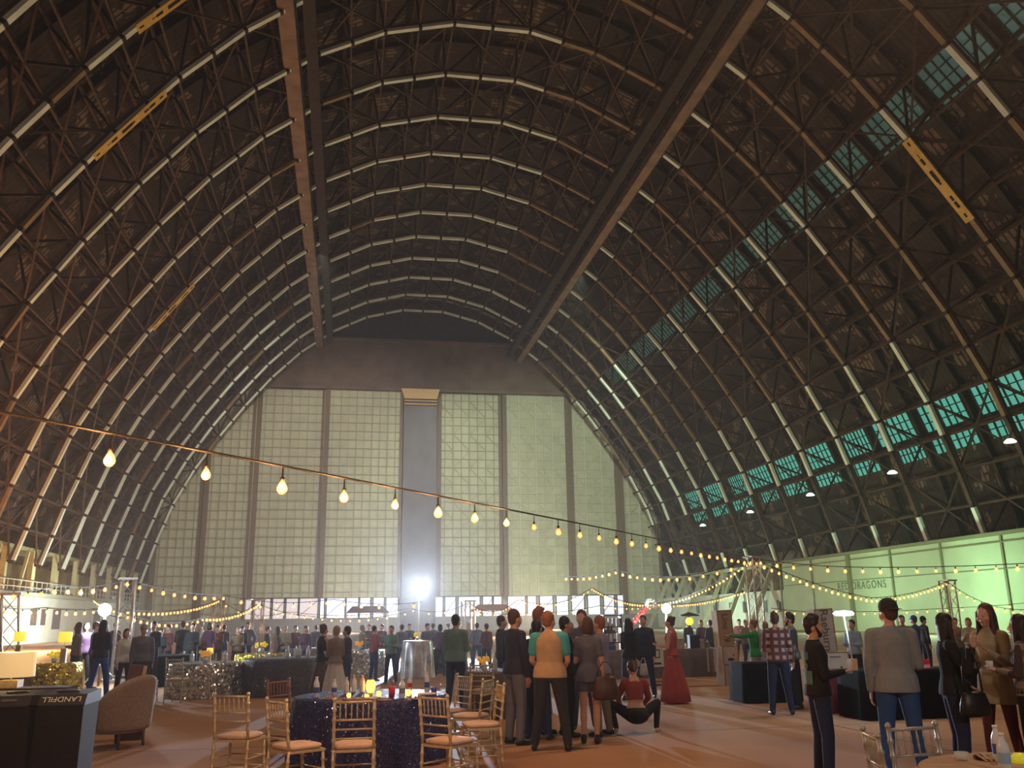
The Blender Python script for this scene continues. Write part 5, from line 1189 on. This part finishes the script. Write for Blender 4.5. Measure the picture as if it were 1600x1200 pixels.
# shelf rack with pale folded goods
p = AT(955, 965, 27); rk = empty('display_rack', 'dark rack with pale goods behind the lavender shirt', 'rack', (p.x, 27, 0)); b = MB()
for z in (.4, .9, 1.35, 1.68): b.box(0, 0, z, .55, .3, .03)
for sx in (-1, 1): b.box(sx*.27, 0, .85, .03, .3, 1.7)
b.build('rack_frame', m_black, rk); b = MB()
for z in (.915, 1.365):
    for q in range(4): b.box(-.19+.125*q, -.02, z+.12, .09, .2, .24)
b.build('folded_goods', m_signw, rk)
# low market tents with reddish tops near the far door
for i, (xa, xb, py) in enumerate(((541, 607, 953), (738, 800, 950))):
    Y = 95; pa, pb = AT(xa, py, Y), AT(xb, py, Y); cx = (pa.x+pb.x)/2; w_ = pb.x-pa.x; z = pa.z; o = empty('market_tent', ['rust-topped market tent left of the bright floodlight', 'rust-topped market tent right of the bright floodlight'][i], 'tent', (cx, Y, 0)); b = MB()
    b.add([(-w_/2, -1.5, z-.3), (w_/2, -1.5, z-.3), (w_/2, 1.5, z-.3), (-w_/2, 1.5, z-.3), (-w_/2+.6, 0, z+.35), (w_/2-.6, 0, z+.35)], [(0, 1, 5, 4), (2, 3, 4, 5), (1, 2, 5), (3, 0, 4), (3, 2, 1, 0)]); b.build('canopy', mat('rust_canvas', (.26, .14, .10), .8), o)
    for sx in (-1, 1):
        for sy in (-1, 1): l = MB(); l.box(sx*(w_/2-.1), sy*1.4, (z-.3)/2, .08, .08, z-.3); l.build('leg', m_alu, o)
# bake late fused meshes
bpy.context.view_layer.update(); dg = bpy.context.evaluated_depsgraph_get()
for o in BAKE:
    if not o.modifiers: continue
    me = bpy.data.meshes.new_from_object(o.evaluated_get(dg)); o.modifiers.clear(); o.data = me; me.polygons.foreach_set('use_smooth', [True]*len(me.polygons))
# ------------------------------------------------------------------ thin haze volume added to make the lamps glow
hz = MB(); hz.box(XA, 64, 26, 84, 150, 53)
mh = bpy.data.materials.new('added_glow_haze'); mh.use_nodes = True; n, l = nodes(mh); n.remove(n['Principled BSDF'])
vs_ = n.new('ShaderNodeVolumeScatter'); vs_.inputs['Density'].default_value = .0010; vs_.inputs['Anisotropy'].default_value = .65
l.new(vs_.outputs[0], n['Material Output'].inputs['Volume'])
tag(hz.build('haze', mh), 'thin haze added through the hangar for the glow of its lamps', 'haze', kind='stuff')
